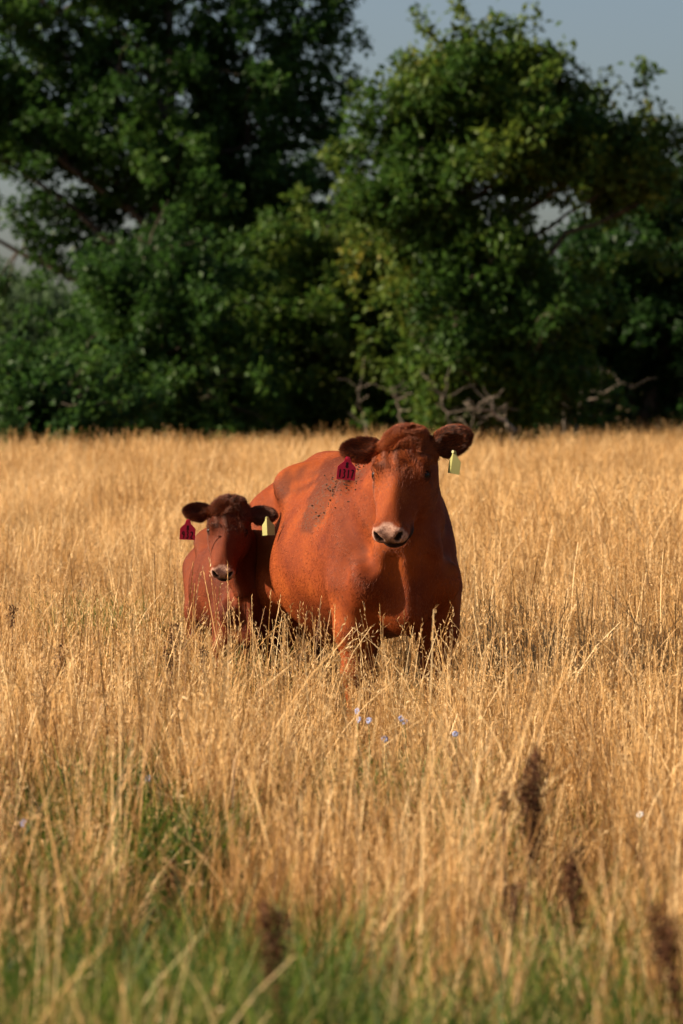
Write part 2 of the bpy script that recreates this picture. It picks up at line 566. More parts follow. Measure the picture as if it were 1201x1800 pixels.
dead_branch('pale dead branch standing nearly upright just left of the cow\'s head', [(705, 790, 0), (702, 740, 0), (698, 700, 0), (690, 678, 0)], 58.0, 0.040, 41, 2)
dead_branch('pale forked dead branch leaning left above the cow\'s ear', [(800, 790, 0), (792, 745, 0), (780, 712, 0), (768, 688, 0), (750, 660, 0)], 58.0, 0.042, 42, 3)
dead_branch('long crooked dead branch lying to the right of the cow\'s ear', [(905, 755, 0), (880, 735, 0.2), (850, 722, 0), (825, 710, 0), (818, 702, 0)], 57.8, 0.045, 43, 4)
dead_branch('thin dead branch sloping down behind the crooked one', [(895, 775, 0.6), (893, 740, 0.5), (862, 730, 0.6), (832, 735, 0.5), (812, 765, 0.5)], 58.3, 0.028, 44, 3)
dead_branch('thin pale dead stick left of the upright one, over the cow', [(655, 790, 0), (640, 740, 0), (632, 705, 0), (634, 680, 0)], 58.2, 0.022, 47, 2)
dead_branch('grey dead limb arching up near the right edge', [(1010, 760, 0), (1018, 715, 0.2), (1045, 695, 0.2), (1085, 680, 0), (1112, 676, 0)], 63.0, 0.034, 45, 3)
dead_branch('grey dead limb in the dark, right of centre', [(990, 760, 0), (992, 712, 0.2), (975, 680, 0.2), (962, 650, 0)], 63.2, 0.028, 46, 2)


# ------------------------------------------------------------------ grass
GRASS = leaf_material('dry_grass', [(0.0, (0.09, 0.04, 0.014)), (0.3, (0.34, 0.17, 0.05)), (0.65, (0.60, 0.35, 0.125)), (1.0, (0.86, 0.62, 0.32))], 0.32, 0.55, 0.25, 0.45)
GREEN = leaf_material('green_grass', [(0.0, (0.020, 0.042, 0.008)), (0.5, (0.072, 0.125, 0.014)), (0.85, (0.17, 0.22, 0.030)), (1.0, (0.38, 0.30, 0.11))], 0.4, 0.55, 0.2, 0.4)
PROTO = bpy.data.collections.new('grass_tufts')      # never linked: only the source of instances


def blades(rng, n, hmin, hmax, spread, width, lean, segs=4, tint=(0, 1), kink=0.0, wtop=0.15, curl=1.0):
    hgt = hmin + (hmax - hmin) * rng.random(n)
    a = rng.random(n) * 6.283
    r = spread * np.sqrt(rng.random(n))
    base = np.stack([np.cos(a) * r, np.sin(a) * r, np.zeros(n)], -1)
    la = rng.random(n) * 6.283
    ld = np.stack([np.cos(la), np.sin(la), np.zeros(n)], -1)
    lm = lean * np.abs(rng.normal(size=n)) * hgt
    cv = curl * rng.random(n) * 0.35 * hgt
    fa = rng.random(n) * 6.283
    side = np.stack([np.cos(fa), np.sin(fa), np.zeros(n)], -1)
    w = width * (0.6 + 0.8 * rng.random(n))
    kk = rng.random(n) < kink
    kt = 0.45 + 0.4 * rng.random(n)
    rings = []
    for s in range(segs + 1):
        t = s / segs
        lat = lm * t + cv * t ** 2.5
        z = hgt * t - 0.35 * cv * t ** 3
        p = base + ld * lat[:, None]
        p[:, 2] += z
        over = np.clip(t - kt, 0, 1) * kk
        p += ld * (over * hgt * 0.9)[:, None]
        p[:, 2] -= over * hgt * 1.15
        ww = w * (1 - (1 - wtop) * t ** 1.5)
        rings.append((p, ww))
    Vs = []
    for p, ww in rings:
        Vs += [p - side * ww[:, None] / 2, p + side * ww[:, None] / 2]
    V = np.stack(Vs, 1)
    k = V.shape[1]
    V = V.reshape(-1, 3)
    b = (np.arange(n) * k)[:, None]
    Fq = np.concatenate([b + np.array([2 * s, 2 * s + 1, 2 * s + 3, 2 * s + 2]) for s in range(segs)])
    T = np.repeat(tint[0] + (tint[1] - tint[0]) * rng.random(n), k)
    tips = rings[-1][0]
    dirs = rings[-1][0] - rings[-2][0]
    dirs /= np.linalg.norm(dirs, axis=1)[:, None] + 1e-9
    return V, Fq, T, tips, dirs


def seed_heads(rng, tips, dirs, length=0.13, n=12, sp=0.014, w=0.0035, tint=(0.4, 1)):
    m = len(tips)
    C = np.repeat(tips, n, 0); D = np.repeat(dirs, n, 0)
    t = np.tile(np.linspace(0.0, 1, n), m)
    L = np.repeat(length * (0.6 + 0.6 * rng.random(m)), n)
    P = C - D * (L * t * 0.9)[:, None]
    P += rng.normal(size=P.shape) * 0.002
    A = D * 1.0 + rng.normal(size=D.shape) * 0.38
    A /= np.linalg.norm(A, axis=1)[:, None]
    B = np.cross(A, rng.normal(size=A.shape))
    B /= np.linalg.norm(B, axis=1)[:, None] + 1e-9
    l = sp * (0.7 + 0.9 * rng.random(len(P)))[:, None]
    V = np.stack([P, P + A * l * 0.45 + B * w, P + A * l, P + A * l * 0.45 - B * w], 1).reshape(-1, 3)
    b = (np.arange(len(P)) * 4)[:, None]
    Fq = b + np.array([0, 1, 2, 3])
    T = np.repeat(np.repeat(tint[0] + (tint[1] - tint[0]) * rng.random(m), n), 4)
    return V, Fq, T


def join(parts):
    Vs, Fs, Ts, off = [], [], [], 0
    for V, Fq, T in parts:
        Vs.append(V); Fs.append(Fq + off); Ts.append(T)
        off += len(V)
    return np.concatenate(Vs), np.concatenate(Fs), np.concatenate(Ts)


def proto(name, parts, mat):
    V, Fq, T = join(parts)
    o = mesh_obj(name, V, Fq, mat, attrs={'tint': T}, link=False)
    PROTO.objects.link(o)


rg = np.random.default_rng(21)
# names sort in pick order
for k in range(4):      # 0-3: dense dry clump, mostly upright
    a = blades(rg, 26, 0.20, 0.48, 0.07, 0.0050, 0.13, 4, (0.15, 0.9), 0.10)
    b = blades(rg, 14, 0.36, 0.60, 0.06, 0.0036, 0.09, 5, (0.3, 1.0), 0.05, 0.5, 0.6)
    c = seed_heads(rg, b[3][:7], b[4][:7], 0.09, 6, 0.012, 0.0018)
    proto('tuft_a%d' % k, [a[:3], b[:3], c], GRASS)
for k in range(4):      # 4-7: tall stems with narrow seed heads
    b = blades(rg, 7, 0.48, 0.84, 0.09, 0.0042, 0.20, 6, (0.2, 1.0), 0.12, 0.5, 0.9)
    c = seed_heads(rg, b[3], b[4], 0.15, 9, 0.016, 0.0018)
    d = blades(rg, 10, 0.25, 0.5, 0.08, 0.0050, 0.25, 4, (0.3, 0.9), 0.2)
    proto('tuft_b%d' % k, [b[:3], c, d[:3]], GRASS)
for k in range(2):      # 8-9: old brown thatch, tangled
    a = blades(rg, 34, 0.06, 0.22, 0.14, 0.005, 0.75, 4, (0.0, 0.3), 0.3)
    proto('tuft_c%d' % k, [a[:3]], GRASS)
for k in range(3):      # 10-12: green soft tuft
    a = blades(rg, 60, 0.18, 0.46, 0.10, 0.0060, 0.22, 4, (0.0, 0.95), 0.05)
    proto('tuft_d%d' % k, [a[:3]], GREEN)
for k in range(2):      # 13-14: broken and bent-over stalks
    a = blades(rg, 7, 0.40, 0.72, 0.12, 0.0038, 0.40, 6, (0.5, 1.0), 0.6, 0.4)
    c = seed_heads(rg, a[3], a[4], 0.12, 7, 0.014, 0.002)
    proto('tuft_e%d' % k, [a[:3], c], GRASS)
for k in range(2):      # 15-16: coarse far clump
    a = blades(rg, 60, 0.35, 0.62, 0.24, 0.0075, 0.10, 3, (0.25, 0.95), 0.05)
    b = blades(rg, 32, 0.50, 0.86, 0.24, 0.0052, 0.08, 4, (0.4, 1.0), 0.02, 0.5)
    c = seed_heads(rg, b[3][:10], b[4][:10], 0.16, 5, 0.020, 0.0025)
    proto('tuft_f%d' % k, [a[:3], b[:3], c], GRASS)


def scatter(name, pts, rot, scl, pick, label, cat):
    me = bpy.data.meshes.new(name)
    n = len(pts)
    me.vertices.add(n)
    me.vertices.foreach_set('co', pts.astype(np.float32).ravel())
    a = me.attributes.new('rot', 'FLOAT_VECTOR', 'POINT'); a.data.foreach_set('vector', rot.astype(np.float32).ravel())
    a = me.attributes.new('scl', 'FLOAT_VECTOR', 'POINT'); a.data.foreach_set('vector', scl.astype(np.float32).ravel())
    a = me.attributes.new('pick', 'INT', 'POINT'); a.data.foreach_set('value', pick.astype(np.int32))
    o = bpy.data.objects.new(name, me)
    COL.objects.link(o)
    g = bpy.data.node_groups.new(name, 'GeometryNodeTree')
    g.interface.new_socket('Geometry', in_out='INPUT', socket_type='NodeSocketGeometry')
    g.interface.new_socket('Geometry', in_out='OUTPUT', socket_type='NodeSocketGeometry')
    gi = g.nodes.new('NodeGroupInput'); go = g.nodes.new('NodeGroupOutput')
    ip = g.nodes.new('GeometryNodeInstanceOnPoints')
    ci = g.nodes.new('GeometryNodeCollectionInfo')
    ci.inputs['Collection'].default_value = PROTO
    ci.inputs['Separate Children'].default_value = True
    ci.inputs['Reset Children'].default_value = True

    def na(nm, typ):
        x = g.nodes.new('GeometryNodeInputNamedAttribute')
        x.data_type = typ
        x.inputs[0].default_value = nm
        return [s for s in x.outputs if s.enabled and s.name == 'Attribute'][0]
    g.links.new(gi.outputs[0], ip.inputs['Points'])
    g.links.new(ci.outputs[0], ip.inputs['Instance'])
    ip.inputs['Pick Instance'].default_value = True
    g.links.new(na('pick', 'INT'), ip.inputs['Instance Index'])
    g.links.new(na('rot', 'FLOAT_VECTOR'), ip.inputs['Rotation'])
    g.links.new(na('scl', 'FLOAT_VECTOR'), ip.inputs['Scale'])
    g.links.new(ip.outputs[0], go.inputs[0])
    m = o.modifiers.new('scatter', 'NODES')
    m.node_group = g
    tag(o, label, cat, kind='stuff')
    return o


COW_AT = (0.115, 17.35)       # cow origin on the ground
COW_YAW = math.radians(13)   # how far her hindquarters swing to the left
CALF_AT = (-0.485, 18.45)
CALF_YAW = math.radians(7)


def body_keepout(P):
    """1 where an animal's legs/belly stand so no clump grows through them"""
    k = np.zeros(len(P), bool)
    for (cx, cy), yaw, hl, hw in ((COW_AT, COW_YAW, 1.15, 0.42), (CALF_AT, CALF_YAW, 0.8, 0.26)):
        f = np.array([math.sin(yaw), -math.cos(yaw)])
        s = np.array([math.cos(yaw), math.sin(yaw)])
        q = P[:, :2] - np.array([cx, cy])
        k |= (np.abs(q @ f) < hl) & (np.abs(q @ s) < hw)
    return k


# patches of green, (px, py, height of what is seen, radius across px, radius deep m)
def green_patches():
    out = []
    for px, py, z, rpx, ry in [(180, 1085, .42, 75, .5), (150, 955, .4, 40, 1.2), (20, 950, .4, 40, 1.6), (620, 1330, .4, 120, .45), (700, 1350, .4, 80, .3),
                               (170, 1420, .3, 120, .5), (290, 1480, .3, 80, .5), (600, 1700, .42, 130, 1.2), (620, 1640, .45, 120, .7), (560, 1740, .45, 160, .8), (100, 1680, .4, 190, .9),
                               (330, 1710, .38, 150, .9), (1000, 1720, .36, 110, .6), (1150, 1760, .34, 90, .5), (850, 1790, .34, 90, .4), (450, 1780, .4, 220, .5),
                               (60, 1600, .3, 90, .3), (440, 1180, .3, 50, .3), (820, 1500, .25, 60, .3), (230, 1200, .3, 40, .3), (1040, 1640, .3, 90, .3)]:
        x, y = at(px, py, z)
        out.append((x, y, rpx / F * y, ry))
    return out


GP = green_patches()
CLEAR = []      # (x, y) of weeds and flowers that stand free of the densest grass
for px, py, d in [(105, 1135, 16.6), (312, 1098, 16.7), (297, 1148, 16.3), (362, 1140, 16.5), (492, 1190, 15.9), (1060, 1165, 16.4), (540, 1400, 12.6), (300, 1510, 10.8), (20, 1065, 18.2), (945, 1320, 9.6), (1008, 1500, 8.8)]:
    CLEAR.append(at_d(px, py, d)[:2])
for px, py, z in [(628, 1250, .42), (648, 1266, .40), (711, 1268, .40), (677, 1299, .38), (260, 1368, .36), (40, 1446, .34), (1127, 1432, .36), (801, 1290, .38)]:
    CLEAR.append(at(px, py, z))


def greenness(P):
    g = np.zeros(len(P))
    wob = 1 + 0.35 * vnoise(np.c_[P[:, :2], 0 * P[:, 0]], 5.0, 4)
    for x, y, rx, ry in GP:
        q = ((P[:, 0] - x) / rx) ** 2 + ((P[:, 1] - y) / ry) ** 2
        g = np.maximum(g, np.clip(1.25 - q * wob, 0, 1))
    return g


def grow():
    rng = np.random.default_rng(77)
    P_, pick_, s_ = [], [], []

    def area(y0, y1, margin, dens):
        ymid = np.linspace(y0, y1, 200)
        half = 0.089 * ymid + margin
        n = int(np.trapz(2 * half, ymid) * dens)
        # sample y with weight = width
        y = np.interp(rng.random(n), np.cumsum(half) / half.sum(), ymid)
        x = (rng.random(n) * 2 - 1) * (0.089 * y + margin)
        return np.c_[x, y, np.zeros(n)]

    # near field: dense clumps, thinned by a patchy noise so dark gaps open between them
    P = area(4.5, 24, 1.6, 120)
    n = len(P)
    u = rng.random(n)
    pk = np.where(u < 0.52, rng.integers(0, 4, n), np.where(u < 0.74, rng.integers(4, 8, n), np.where(u < 0.88, rng.integers(8, 10, n), rng.integers(13, 15, n))))
    g = greenness(P)
    isg = rng.random(n) < g * 0.9
    pk = np.where(isg, rng.integers(10, 13, n), pk)
    gf = np.maximum(greenness(P + np.array([0, 0.7, 0])), greenness(P + np.array([0, 1.4, 0])))
    drop = (~isg) & (rng.random(n) < np.maximum(g * 0.75, gf * 0.55))
    front = (P[:, 1] > 13.2) & (P[:, 1] < 17.4) & (P[:, 0] > -0.75) & (P[:, 0] < 0.75)
    drop |= front & (rng.random(n) < 0.22)
    clump = 0.75 * vnoise(P, 7.0, 36) + 0.6 * vnoise(P, 19.0, 37)
    drop |= (rng.random(n) < np.clip(0.46 - 0.75 * clump, 0, 0.95)) & ~isg
    h = 0.92 + 0.12 * vnoise(P, 1.1, 31) + 0.10 * clump + 0.12 * rng.normal(size=n)
    h = np.clip(h, 0.5, 1.25) * np.where(front, 0.88, 1.0)
 
    h = np.where(isg, h * np.where(P[:, 1] < 10.5, 1.3, np.where(P[:, 1] > 16, 1.3, 1.0)), h)
    # low growth close to the camera, as the photograph is clear there
    h = h * np.clip((P[:, 1] - 5.0) / 2.2, 0.35, 1)
    # a stand of taller stalks around the animals' feet
    for cx, cy in CLEAR:
        drop |= (np.abs(P[:, 0] - cx) < 0.09) & (P[:, 1] > cy - 1.0) & (P[:, 1] < cy + 0.08) & (rng.random(n) < 0.7)
    keep = ~drop & ~(body_keepout(P) & (pk > 3) & (pk < 8)) & ~(body_keepout(P) & (rng.random(n) < 0.6))
    P_.append(P[keep]); pick_.append(pk[keep]); s_.append(h[keep])
    P = area(13.4, 17.2, 0.2, 34)
    n = len(P)
    pk = np.where(rng.random(n) < 0.7, rng.integers(4, 8, n), rng.integers(13, 15, n))
    keep = ~body_keepout(P)
    P_.append(P[keep]); pick_.append(pk[keep]); s_.append((0.9 + 0.1 * rng.normal(size=n))[keep])
    # soft green growth close to the camera
    P = area(5.5, 9.4, 0.8, 20)
    n = len(P)
    pk = rng.integers(10, 13, n)
    keep = rng.random(n) < np.clip(0.15 + 1.3 * vnoise(P, 3.4, 91), 0.0, 1)
    P_.append(P[keep]); pick_.append(pk[keep]); s_.append((0.72 + 0.22 * vnoise(P, 2.0, 92) + 0.1 * rng.normal(size=n))[keep])
    # green understorey specks everywhere near
    P = area(5, 19, 1.2, 9)
    n = len(P)
    pk = rng.integers(10, 13, n)
    P_.append(P); pick_.append(pk); s_.append(0.45 + 0.25 * rng.random(n))
    # middle
    P = area(24, 40, 2.5, 55)
    n = len(P)
    u = rng.random(n)
    pk = np.where(u < 0.45, rng.integers(0, 4, n), np.where(u < 0.7, rng.integers(4, 8, n), rng.integers(15, 17, n)))
    g = greenness(P)
    pk = np.where(rng.random(n) < g, rng.integers(10, 13, n), pk)
    P_.append(P); pick_.append(pk); s_.append(0.95 + 0.14 * vnoise(P, 0.8, 32) + 0.08 * rng.normal(size=n))
    # far
    P = area(40, 66, 5, 22)
    n = len(P)
    pk = rng.integers(15, 17, n)
    P_.append(P); pick_.append(pk); s_.append(0.96 + 0.20 * vnoise(P, 0.6, 33) + 0.14 * rng.normal(size=n))
    P = area(66, 84, 6, 7)
    n = len(P)
    P_.append(P); pick_.append(rng.integers(15, 17, n)); s_.append(0.8 + 0.1 * rng.normal(size=n))
    P = np.concatenate(P_); pk = np.concatenate(pick_); s = np.clip(np.concatenate(s_), 0.2, 1.4)
    n = len(P)
    # wind and habit: a slow drift of lean over the field
    lx = 0.05 * vnoise(P, 0.9, 51) + 0.06 * rng.normal(size=n)
    ly = 0.05 * vnoise(P, 0.9, 52) + 0.06 * rng.normal(size=n)
    R = np.c_[lx, ly, rng.random(n) * 6.283]
    Sc = np.c_[s * (0.9 + 0.3 * rng.random(n)), s * (0.9 + 0.3 * rng.random(n)), s]
    gm = (pk >= 10) & (pk <= 12)
    scatter('dry_grass', P[~gm], R[~gm], Sc[~gm], pk[~gm], 'tall sun-bleached golden grass covering the whole field', 'grass')
    scatter('green_grass', P[gm], R[gm], Sc[gm], pk[gm], 'green leafy growth in patches among the dry grass', 'grass')
    print('tufts', n)


grow()


# ------------------------------------------------------------------ weeds standing in the grass
DOCK = leaf_material('dock_seed_brown', [(0.0, (0.035, 0.014, 0.008)), (0.6, (0.09, 0.035, 0.016)), (1.0, (0.20, 0.09, 0.04))], 0.15, 0.7, 0.1)
DOCK_STEM = plain('dock_stem', (0.12, 0.055, 0.028), 0.7, 0.2, 0.3, 20)


def dock(label, px, py_top, d, top_z=None, lean=0.0, length=0.3, dens=1.0, seed=0, branches=3, thick=1.0):
    """one stalk of dried dock: stem, side branches, clusters of brown seed"""
    rng = np.random.default_rng(seed)
    x, y, z = at_d(px, py_top, d)
    bx = x - lean * z
    root = empty('dock_plant', (bx, y, 0))
    tag(root, label, 'dried weed', 'dried brown dock stalks in the grass')
    top = np.array([x - bx, 0, z])
    st = wander((0, 0, -0.02), top, 9, 0.02, rng)
    V, Fq = tubes([(st, np.linspace(0.006, 0.0025, 9))], 6)
    mesh_obj('stem', V, Fq, DOCK_STEM, root, smooth=True)
    axes = [(top, top - np.array([lean * length, 0, length]))]
    for k in range(branches):
        t = 0.25 + 0.6 * k / max(branches, 1)
        p0 = top + (axes[0][1] - top) * (t + 0.25)
        a = rng.random() * 6.28
        L = length * (0.35 + 0.3 * rng.random())
        p1 = p0 + np.array([math.cos(a) * 0.022, math.sin(a) * 0.022, L])
        V, Fq = tubes([(wander(p0, p1, 5, 0.03, rng), np.linspace(0.0035, 0.0015, 5))], 5)
        mesh_obj('stem', V, Fq, DOCK_STEM, root, smooth=True)
        axes.append((p1, p0))
    for (p1, p0) in axes:
        L = np.linalg.norm(p1 - p0)
        n = int(520 * dens * L / 0.3)
        t = rng.random(n)
        # whorls
        t = (np.round(t * 14) + rng.normal(size=n) * 0.18) / 14
        rad = 0.014 * thick * (0.45 + 0.9 * np.sin(np.clip(t, 0, 1) * 3.1) ** 0.6)
        P = p0 + (p1 - p0) * t[:, None] + rng.normal(size=(n, 3)) * rad[:, None] * 0.7
        A = rng.normal(size=(n, 3)); A[:, 2] -= 0.5
        A /= np.linalg.norm(A, axis=1)[:, None]
        B = np.cross(A, rng.normal(size=(n, 3)))
        B /= np.linalg.norm(B, axis=1)[:, None]
        l = 0.008 * (0.7 + 0.6 * rng.random(n))[:, None]
        V = np.stack([P, P + A * l * .5 + B * l * .4, P + A * l, P + A * l * .5 - B * l * .4], 1).reshape(-1, 3)
        Fq = (np.arange(n) * 4)[:, None] + np.array([0, 1, 2, 3])
        tag(mesh_obj('seed_head', V, Fq, DOCK, root, attrs={'tint': np.repeat(rng.random(n), 4)}), kind='stuff')


dock('large dark brown dock spike standing right of centre in the foreground', 945, 1320, 9.6, lean=0.06, length=0.27, seed=1, branches=2, thick=1.35, dens=2.4)
dock('short dark dock spike low at the right of the foreground', 1008, 1500, 8.8, lean=0.0, length=0.20, seed=2, branches=1, thick=1.25, dens=2.0)
dock('dark dock stalk leaning left in the bottom right corner', 1150, 1590, 7.6, lean=-0.25, length=0.22, seed=3, branches=1, thick=1.2, dens=2.0)
dock('dark dock stalk rising from the green patch at the bottom centre', 465, 1590, 7.7, lean=-0.12, length=0.24, seed=4, branches=1, thick=1.2, dens=2.0)
dock('thin reddish dock spike half hidden beside the tall one, right foreground', 905, 1560, 8.6, lean=0.02, length=0.12, seed=5, branches=1)
dock('small blurred dock tip just left of the large brown spike', 888, 1388, 10.0, lean=0.0, length=0.05, seed=6, branches=0, thick=0.9)
dock('brown dock stalk at the left, below the green tuft', 105, 1135, 16.6, lean=0.03, length=0.20, seed=7, branches=4)
dock('brown dock stalk in front of the calf\'s left side', 312, 1098, 16.7, lean=0.06, length=0.24, seed=8, branches=3)
dock('lower brown dock stalk left of the calf\'s foreleg', 297, 1148, 16.3, lean=-0.03, length=0.14, seed=9, branches=2)
dock('brown dock stalk right below the calf\'s muzzle', 362, 1140, 16.5, lean=0.1, length=0.08, seed=10, branches=1)
dock('brown dock stalk between the two animals', 492, 1190, 15.9, lean=0.0, length=0.24, seed=11, branches=1)
dock('small brown dock stalk right of the cow', 1060, 1165, 16.4, lean=0.02, length=0.12, seed=12, branches=2)
dock('faint brown dock stalk at the far left edge', 20, 1065, 18.2, lean=0.02, length=0.1, seed=13, branches=1)
dock('reddish dock stalk hidden deep in the grass, left of centre', 540, 1400, 12.6, lean=0.02, length=0.16, seed=14, branches=2)
dock('brown dock stalk deep in the grass at the left foreground', 300, 1510, 10.8, lean=-0.05, length=0.2, seed=15, branches=2)

PETAL = plain('chicory_blue', (0.26, 0.30, 0.50), 0.6, 0.2, 0.15, 60)
CHSTEM = plain('chicory_stem', (0.10, 0.15, 0.05), 0.7, 0.2, 0.2, 30)
WHITEP = plain('white_petal', (0.75, 0.74, 0.70), 0.6, 0.2)


def chicory(label, px, py, z, flowers=((0, 0),), seed=0, mat=PETAL, size=0.0125):
    rng = np.random.default_rng(seed)
    x, y = at(px, py, z)
    root = empty('chicory_plant', (x, y, 0))
    tag(root, label, 'wildflower', 'small pale flowers in the grass')
    st = wander((0.02, 0, 0), (0, 0, z), 8, 0.03, rng)
    V, Fq = tubes([(st, np.linspace(0.003, 0.0015, 8))], 5)
    mesh_obj('stem', V, Fq, CHSTEM, root, smooth=True)
    for (ox, oz) in flowers:
        c = np.array([ox, -0.005, z + oz])
        if ox or oz:
            V, Fq = tubes([(wander(st[5], c, 5, 0.05, rng), np.linspace(0.002, 0.001, 5))], 5)
            mesh_obj('stem', V, Fq, CHSTEM, root, smooth=True)
        nrm = np.array([-0.3 + rng.normal() * 0.2, -0.9, 0.35]); nrm /= np.linalg.norm(nrm)
        a1 = np.cross(nrm, [0, 0, 1.0]); a1 /= np.linalg.norm(a1)
        a2 = np.cross(nrm, a1)
        Vs, Fs = [], []
        n = 14
        for k in range(n):
            t = 6.283 * k / n + rng.normal() * 0.08
            rd = a1 * math.cos(t) + a2 * math.sin(t)
            td = -a1 * math.sin(t) + a2 * math.cos(t)
            r = size * (0.85 + 0.3 * rng.random())
            b = len(Vs)
            Vs += [c + rd * 0.002, c + rd * r * .6 + td * r * .17 + nrm * .002, c + rd * r + td * r * .14, c + rd * r - td * r * .14, c + rd * r * .6 - td * r * .17 + nrm * .002]
            Fs.append((b, b + 1, b + 2, b + 3, b + 4))
        mesh_obj('flower', Vs, Fs, mat, root)


chicory('blue chicory flower just below the cow\'s front leg', 628, 1250, 0.42, ((0, 0), (0.006, -0.03)), 1)
chicory('blue chicory flower a little right of and below the cow\'s leg', 648, 1266, 0.40, ((0, 0),), 2)
chicory('blue chicory flower below the cow\'s chest, right of the other three', 711, 1268, 0.40, ((0, 0), (-0.01, 0.01)), 3)
chicory('blue chicory flower lowest of the group in front of the cow', 677, 1299, 0.38, ((0, 0),), 4)
chicory('single pale blue chicory flower in the left foreground', 260, 1368, 0.36, ((0, 0),), 5)
chicory('pale flower at the far left edge of the foreground', 40, 1446, 0.34, ((0, 0),), 6)
chicory('small white flower at the right of the foreground', 1127, 1432, 0.36, ((0, 0),), 7, WHITEP, 0.010)
chicory('faint blue flower in the dry grass right of the cow\'s feet', 801, 1290, 0.38, ((0, 0),), 8, PETAL, 0.012)


# ------------------------------------------------------------------ cattle: one signed-distance body each
def smin(a, b, k):
    h = np.clip(0.5 + 0.5 * (b - a) / k, 0, 1)
    return b + (a - b) * h - k * h * (1 - h)


def smax(a, b, k):
    return -smin(-a, -b, k)


def rot_m(ax, ang):
    return np.array(Matrix.Rotation(ang, 3, ax), dtype=np.float32)


def ell(P, c, r, R=None):
    Q = P - np.array(c, np.float32)
    if R is not None:
        Q = Q @ R
    r = np.array(r, np.float32)
    a = Q / r
    k0 = np.sqrt((a * a).sum(-1)) + 1e-6
    b = a / r
    k1 = np.sqrt((b * b).sum(-1)) + 1e-6
    return k0 * (k0 - 1) / k1


def cone(P, a, b, ra, rb):
    a = np.array(a, np.float32); b = np.array(b, np.float32)
    ab = b - a
    t = np.clip(((P - a) @ ab) / float(ab @ ab), 0, 1)
    return np.sqrt(((P - a - t[:, None] * ab) ** 2).sum(-1)) - (ra + (rb - ra) * t)


def chain(P, pts, k=0.02):
    d = None
    for (a, ra), (b, rb) in zip(pts[:-1], pts[1:]):
        e = cone(P, a, b, ra, rb)
        d = e if d is None else smin(d, e, k)
    return d


